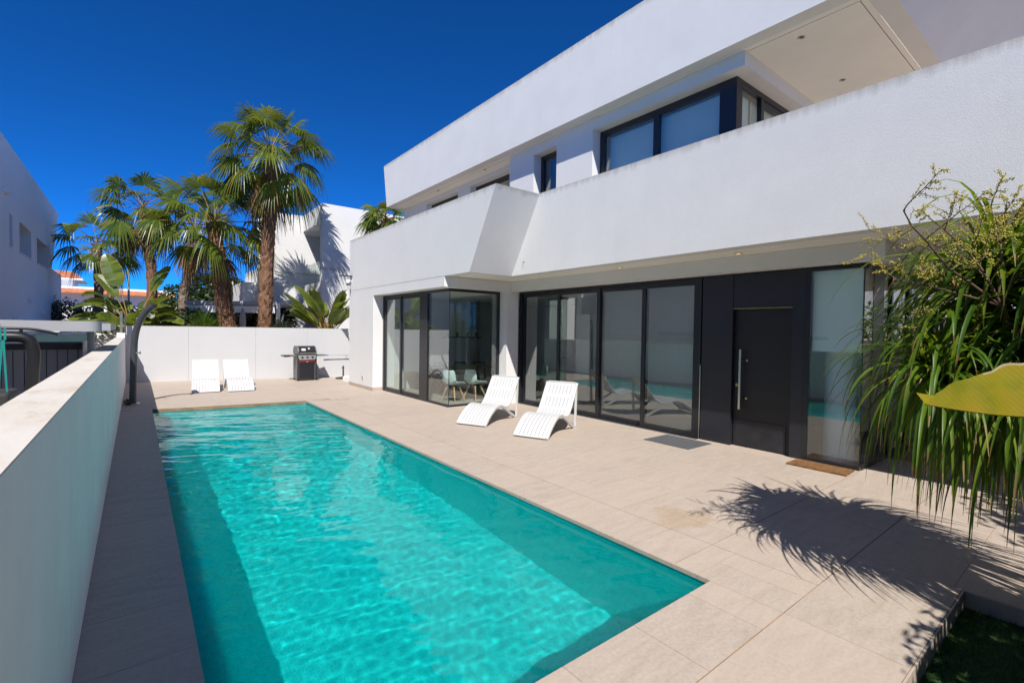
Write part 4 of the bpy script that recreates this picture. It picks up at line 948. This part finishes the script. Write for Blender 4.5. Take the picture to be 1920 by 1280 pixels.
def spray(org, d, L, lvl):
    d = Vector(d).normalized(); p = Vector(org); pts = [p.copy()]; nn = 7
    for i in range(nn):
        d = (d+Vector((rg.gauss(0,.10),rg.gauss(0,.10),rg.gauss(0,.07)-(.03 if lvl else 0)))).normalized(); p = p+d*L/nn; pts.append(p.copy())
        if lvl < 2 and i > 0:
            for _ in range(1):
                az = rg.uniform(0,6.28); _,s_,n2_ = frame_of(d); spray(p, d*.75+(s_*math.cos(az)+n2_*math.sin(az))*1.0, L*(.55-.04*i)*rg.uniform(.7,1.2), lvl+1)
    r0 = (.010,.004,.002)[lvl]; fl.tube(pts, [r0*(1-.09*i) for i in range(len(pts))], 5, 1, caps=False)
    if lvl:
        for i in range(len(pts)-1):
            for _ in range(4 if lvl == 2 else 3):
                c_ = pts[i].lerp(pts[i+1], rg.random())+Vector((rg.gauss(0,.006),rg.gauss(0,.006),rg.gauss(0,.006))); s_ = rg.uniform(.003,.0055)
                a = Vector((rg.gauss(0,1),rg.gauss(0,1),rg.gauss(0,1))).normalized(); _,b1,b2 = frame_of(a)
                fl.add([c_+b1*s_,c_+b2*s_,c_-b1*s_,c_-b2*s_,c_+a*s_,c_-a*s_], [(0,1,4),(1,2,4),(2,3,4),(3,0,4),(1,0,5),(2,1,5),(3,2,5),(0,3,5)], 0)
fl.tube([loc((4.42,.42,1.75)),loc((4.34,.46,1.95)),loc((4.28,.48,2.06))], [.018,.016,.014], 7, 1)
base_ = loc((4.27,.485,2.05))
for d_,L in (((-.63,.49,.58),.95),((-.45,.35,.80),.70),((.05,.0,1),.62),((.45,-.35,.85),.66),((-.72,.56,.30),.6)): spray(base_, d_, L, 0)
fl.obj('flower_spray', [M['bloom'],M['twig']], PT)
# yellow paddle leaf close to the camera
YL = thing('paddle_leaf_plant', 'yellowing paddle leaf reaching in beside the ponytail palm', 'plant', (1.95,-.62,ZG))
m = MB(); A = Vector((1.10,.215,1.731)); Bv = Vector((1.50,-.102,1.712)); ax = Bv-A; nn = 60; mid,up_,dn = [],[],[]; away = Vector((.617,.787,0))
for i in range(nn+1):
    u = i/nn; c_ = A+ax*u+Vector((0,0,-.012*math.sin(math.pi*min(1,u*1.6))))
    tb = ((0,.0),(.03,.012),(.045,.013),(.05,.022),(.1,.042),(.2,.062),(.34,.090),(.6,.112),(.85,.10),(1.0,.03))
    for (ua,wa),(ub,wb) in zip(tb[:-1],tb[1:]):
        if ua <= u <= ub: wt = wa+(wb-wa)*(u-ua)/(ub-ua)
    mid.append(c_); up_.append(c_+Vector((0,0,wt+.0016*math.sin(u*60)))+away*wt*.35*(1+.15*math.sin(u*45))); dn.append(c_+away*(.02+.05*min(1,u*3))+Vector((0,0,.018)))
upm = [a.lerp(b_,.955) for a,b_ in zip(mid,up_)]
m.strip(mid, upm, 0); m.strip(upm[:15], up_[:15], 0); m.strip(upm[14:30], up_[14:30], 1); m.strip(upm[29:], up_[29:], 0); m.strip(mid, dn, 0); m.tube(mid, [.0015+.004*i/nn for i in range(nn+1)], 6, 0)
m.obj('leaf_blade', [M['yellowleaf'],M['paddleedge']], YL).location = -Vector((1.95,-.62,ZG))
st_ = MB().tube([tuple(Vector(p)-Vector((1.95,-.62,ZG))) for p in catmull([mid[-1],(1.72,-.3,1.67),(1.92,-.55,1.4),(1.95,-.62,ZG)],4)], .014, 8); st_.obj('stalk', M['petiole'], YL)
m2 = MB(); rg = random.Random(77)
for az,el,pet,L in ((-1.2,1.3,1.2,.8),(-2.0,1.2,1.1,.8),(-.8,1.25,1.0,.8)): paddle(m2,(0,0,0),az,el,pet,L,.16,rg,.3,.8,3)
m2.obj('foliage', [M['strelitzia'],M['petiole'],M['paddleedge']], YL)
lv = []
for k in range(20): lv.append((rl.uniform(-2.9,-.2),rl.uniform(1.0,1.5),rl.uniform(1.0,1.7),rl.uniform(.8,1.2),rl.uniform(.16,.24),rl.uniform(.3,.8),rl.uniform(.1,.4),rl.gauss(0,.5)))
strelitzia('paddle leaved plant standing on the lawn beside the ponytail palm, mostly out of frame', (3.35,-.85,ZG+.03), lv, 33)  # unseen plant added to cast leaf shadows on lawn and deck
# spiky plants, bushes, trees
def spiky(name, label, base, n, L, w_, mat, seed, elr, droop=.3):
    t_ = thing(name, label, 'plant', base); m = MB(); straps(m, (0,0,.12), n, L, w_, random.Random(seed), elr, droop, mi=0, tmi=0, seg=5); m.obj('foliage', [M[mat]], t_)
    MB().tube([(0,0,0),(0,0,.14)], .07, 8).obj('stem', M['bole'], t_)
spiky('agave', 'dark spiky agave at the foot of the tallest palm', (4.75,21.75,1.55), 60, .75, .03, 'agave', 3, (.2,1.4), .1)
tag(MB().box(-.2,6.4,20.6,26.5,ZG,1.545).obj('planting_terrace', M['earth']), kind='structure')
spiky('yucca', 'bright green spiky shrub behind the back wall left of the stout palm', (2.2,23.2,1.55), 260, .85, .028, 'yucca', 8, (0,1.5), .5)
def leafy(name, label, cat, base, blobs, n, ls, mat, seed, trunk=None, group=None):
    t_ = thing(name, label, cat, base, 0, group); rg = random.Random(seed); m = MB(); tot = sum(b_[3]*b_[4]*b_[5] for b_ in blobs)**1
    for bx,by,bz,rx,ry,rz in blobs:
        for _ in range(int(n*rx*ry*rz/tot)):
            d = Vector((rg.gauss(0,1),rg.gauss(0,1),rg.gauss(0,1))).normalized()*(rg.uniform(.35,1)**.45)*rg.uniform(.86,1.1)
            c_ = Vector((bx+d.x*rx,by+d.y*ry,bz+d.z*rz)); nrm = (d+Vector((rg.gauss(0,.6),rg.gauss(0,.6),rg.gauss(0,.6)+.3))).normalized(); _,a,b2 = frame_of(nrm)
            an = rg.uniform(0,6.28); a,b2 = a*math.cos(an)+b2*math.sin(an), b2*math.cos(an)-a*math.sin(an); s_ = ls*rg.uniform(.6,1.3)
            m.add([c_-a*s_,c_+b2*s_*.45,c_+a*s_,c_-b2*s_*.45], [(0,1,2,3)])
    m.obj('crown', [M[mat]], t_)
    tk = MB(); h = max(b_[2] for b_ in blobs)
    for k in range(trunk or 1):
        a = k*2.4; e_ = blobs[k%len(blobs)]; tk.tube([(.1*math.cos(a),.1*math.sin(a),0),(.3*e_[0]+.1*math.cos(a),.3*e_[1],.45*e_[2]),(e_[0]*.8,e_[1]*.8,e_[2])], [.05*h**.8,.035*h**.8,.015*h**.8], 7)
    tk.obj('trunk', M['bole'], t_); return t_
rb = random.Random(40)
bl = [(0,0,3.2,3.0,2.4,2.2),(-.6,.3,5.3,2.1,1.9,1.75),(1.7,-1.2,4.2,2.2,1.9,1.7),(-2.4,1.8,3.2,2.0,1.9,1.5),(3.2,-2.4,2.8,1.8,1.6,1.4),(.6,-.6,6.0,1.4,1.3,1.3),(-3.8,2.8,2.4,1.6,1.5,1.6),(1.2,-.4,5.2,1.8,1.7,1.5),(-2.6,2.0,4.6,1.5,1.4,1.3)]
leafy('evergreen_tree', 'dense dark evergreen tree behind the palm trunks', 'tree', (5.6,52.0,ZG), bl, 15000, .20, 'tree', 6, 5)
leafy('shrub', 'dark shrub with pale blossom against the shaded house corner', 'shrub', (-3.4,44.5,ZG), [(-.4,0,2.2,1.3,1.2,1.6),(.9,-.5,2.0,1.1,1.0,1.4),(-1.4,.6,2.4,1.0,1.0,1.6)], 3600, .13, 'bush', 8, 3)
leafy('shrub', 'dark green shrub under the thin palm beside the paddle leaves', 'shrub', (-.55,42.8,ZG), [(0,0,2.2,.8,.8,1.5),(.6,-.4,1.9,.7,.7,1.4)], 2600, .12, 'tree', 9, 2)
leafy('shrub', 'dark hedge bush in shade under the awning', 'shrub', (4.3,26.6,1.5), [(-1.2,.9,.75,1.0,.6,.75),(.2,-.1,.7,1.0,.6,.75),(1.2,-.9,.7,.9,.6,.7)], 4200, .09, 'tree', 10, 3)
leafy('shrub', 'low dark shrub behind the paddle leaves at the back wall', 'shrub', (1.3,26.0,1.5), [(-.4,.3,.6,.8,.7,.8),(.6,-.4,.5,.8,.7,.7)], 2200, .10, 'tree', 14, 3)
leafy('hedge', 'clipped green hedge behind the side path wall, mirrored in the corner glass', 'hedge', (17.2,0,ZG), [(0,-4,1.6,.5,2.0,1.4),(0,-.5,1.6,.5,2.2,1.5),(0,3.2,1.6,.5,2.2,1.45)], 5000, .11, 'yucca', 25, 3)
leafy('hedge', 'clipped green hedge behind the lawn wall, seen mirrored in the corner glass', 'hedge', (8,-6.6,ZG), [(-9.6,0,2.4,2.0,.6,2.4),(-6,0,2.3,2.2,.6,2.3),(-2,0,2.4,2.4,.6,2.4),(2,0,2.3,2.4,.6,2.3),(6,0,2.4,2.4,.6,2.4)], 12000, .11, 'yucca', 15, 4)
leafy('shrub', 'tall shrub by the front path, out of frame beside the ponytail palm', 'shrub', (6.1,-2.3,ZG), [(-.3,0,2.2,1.5,.9,2.3),(.9,-.2,2.4,1.4,.9,2.2),(2.2,0,2.0,1.3,.9,1.9)], 9000, .11, 'tree', 18, 4)  # unseen shrub added as caster of the shade on the side path
leafy('shrub', 'round leafy shrub on the lawn edge that shades the dark turf', 'shrub', (3.1,-1.25,ZG), [(0,0,1.5,.85,.5,.75),(.5,.05,2.1,.7,.5,.6),(-.35,0,2.2,.6,.45,.5)], 5200, .06, 'strelitzia', 19, 4)  # unseen shrub added only to put the lawn in shade
leafy('ground_plant', 'small dark weeds beside the foot of the shower', 'plant', (-.17,14.3,.002), [(0,0,.06,.08,.13,.07),(.03,-.12,.05,.07,.1,.05)], 260, .02, 'tree', 16, 1)

# ------------------------------------------------------------------ light, sky, camera
LD = Vector((.43,.72,-1.0)).normalized()
su = bpy.data.lights.new('sun','SUN'); su.energy = 5.0; su.angle = R(.53); su.color = (1,.955,.89)
so_ = bpy.data.objects.new('sun', su); COL.objects.link(so_); so_.rotation_euler = LD.to_track_quat('-Z','Y').to_euler(); so_.location = (-8,-12,18)
if CAUSTICS: su.cycles.is_caustics_light = True
W_ = bpy.data.worlds.new('World'); S.world = W_; W_.use_nodes = True; nt = W_.node_tree; nt.nodes.clear()
sky = nt.nodes.new('ShaderNodeTexSky'); sky.sky_type = 'NISHITA'; sky.sun_disc = False
sky.sun_elevation = math.asin(-LD.z); sky.sun_rotation = math.atan2(-LD.x,-LD.y) % (2*math.pi)
sky.air_density = .5; sky.dust_density = 0; sky.ozone_density = 3.0; sky.altitude = 2999
hs = nt.nodes.new('ShaderNodeMix'); hs.data_type = 'RGBA'; hs.blend_type = 'MULTIPLY'; hs.inputs[0].default_value = 1; hs.inputs[7].default_value = (.09,.74,1.46,1)   # polarised deep blue
bg = nt.nodes.new('ShaderNodeBackground'); bg.inputs['Strength'].default_value = .11; ow = nt.nodes.new('ShaderNodeOutputWorld')
nt.links.new(sky.outputs[0], hs.inputs[6]); nt.links.new(hs.outputs[2], bg.inputs['Color']); nt.links.new(bg.outputs[0], ow.inputs['Surface'])
yaw,pitch,roll = R(38.077),R(1.2709),R(.83815)
f = Vector((math.sin(yaw),math.cos(yaw),0)); r_ = Vector((math.cos(yaw),-math.sin(yaw),0)); u = Vector((0,0,1))
f2 = f*math.cos(pitch)-u*math.sin(pitch); u2 = u*math.cos(pitch)+f*math.sin(pitch)
r3 = r_*math.cos(roll)+u2*math.sin(roll); u3 = u2*math.cos(roll)-r_*math.sin(roll)
cd = bpy.data.cameras.new('camera'); cd.sensor_width = 36; cd.lens = 900.366/1920*36; cd.clip_start = .05; cd.clip_end = 1500
co = bpy.data.objects.new('camera', cd); COL.objects.link(co)
mw = Matrix((( r3.x,u3.x,-f2.x,0),(r3.y,u3.y,-f2.y,0),(r3.z,u3.z,-f2.z,1.85),(0,0,0,1))); co.matrix_world = mw
S.camera = co
S.view_settings.view_transform = 'Standard'; S.view_settings.look = 'None'; S.view_settings.gamma = 1; S.view_settings.exposure = .45
S.render.engine = 'CYCLES'
S.cycles.max_bounces = 14; S.cycles.transparent_max_bounces = 16; S.cycles.transmission_bounces = 8; S.cycles.glossy_bounces = 5; S.cycles.diffuse_bounces = 8
S.cycles.sample_clamp_indirect = 6
S.cycles.use_denoising = True
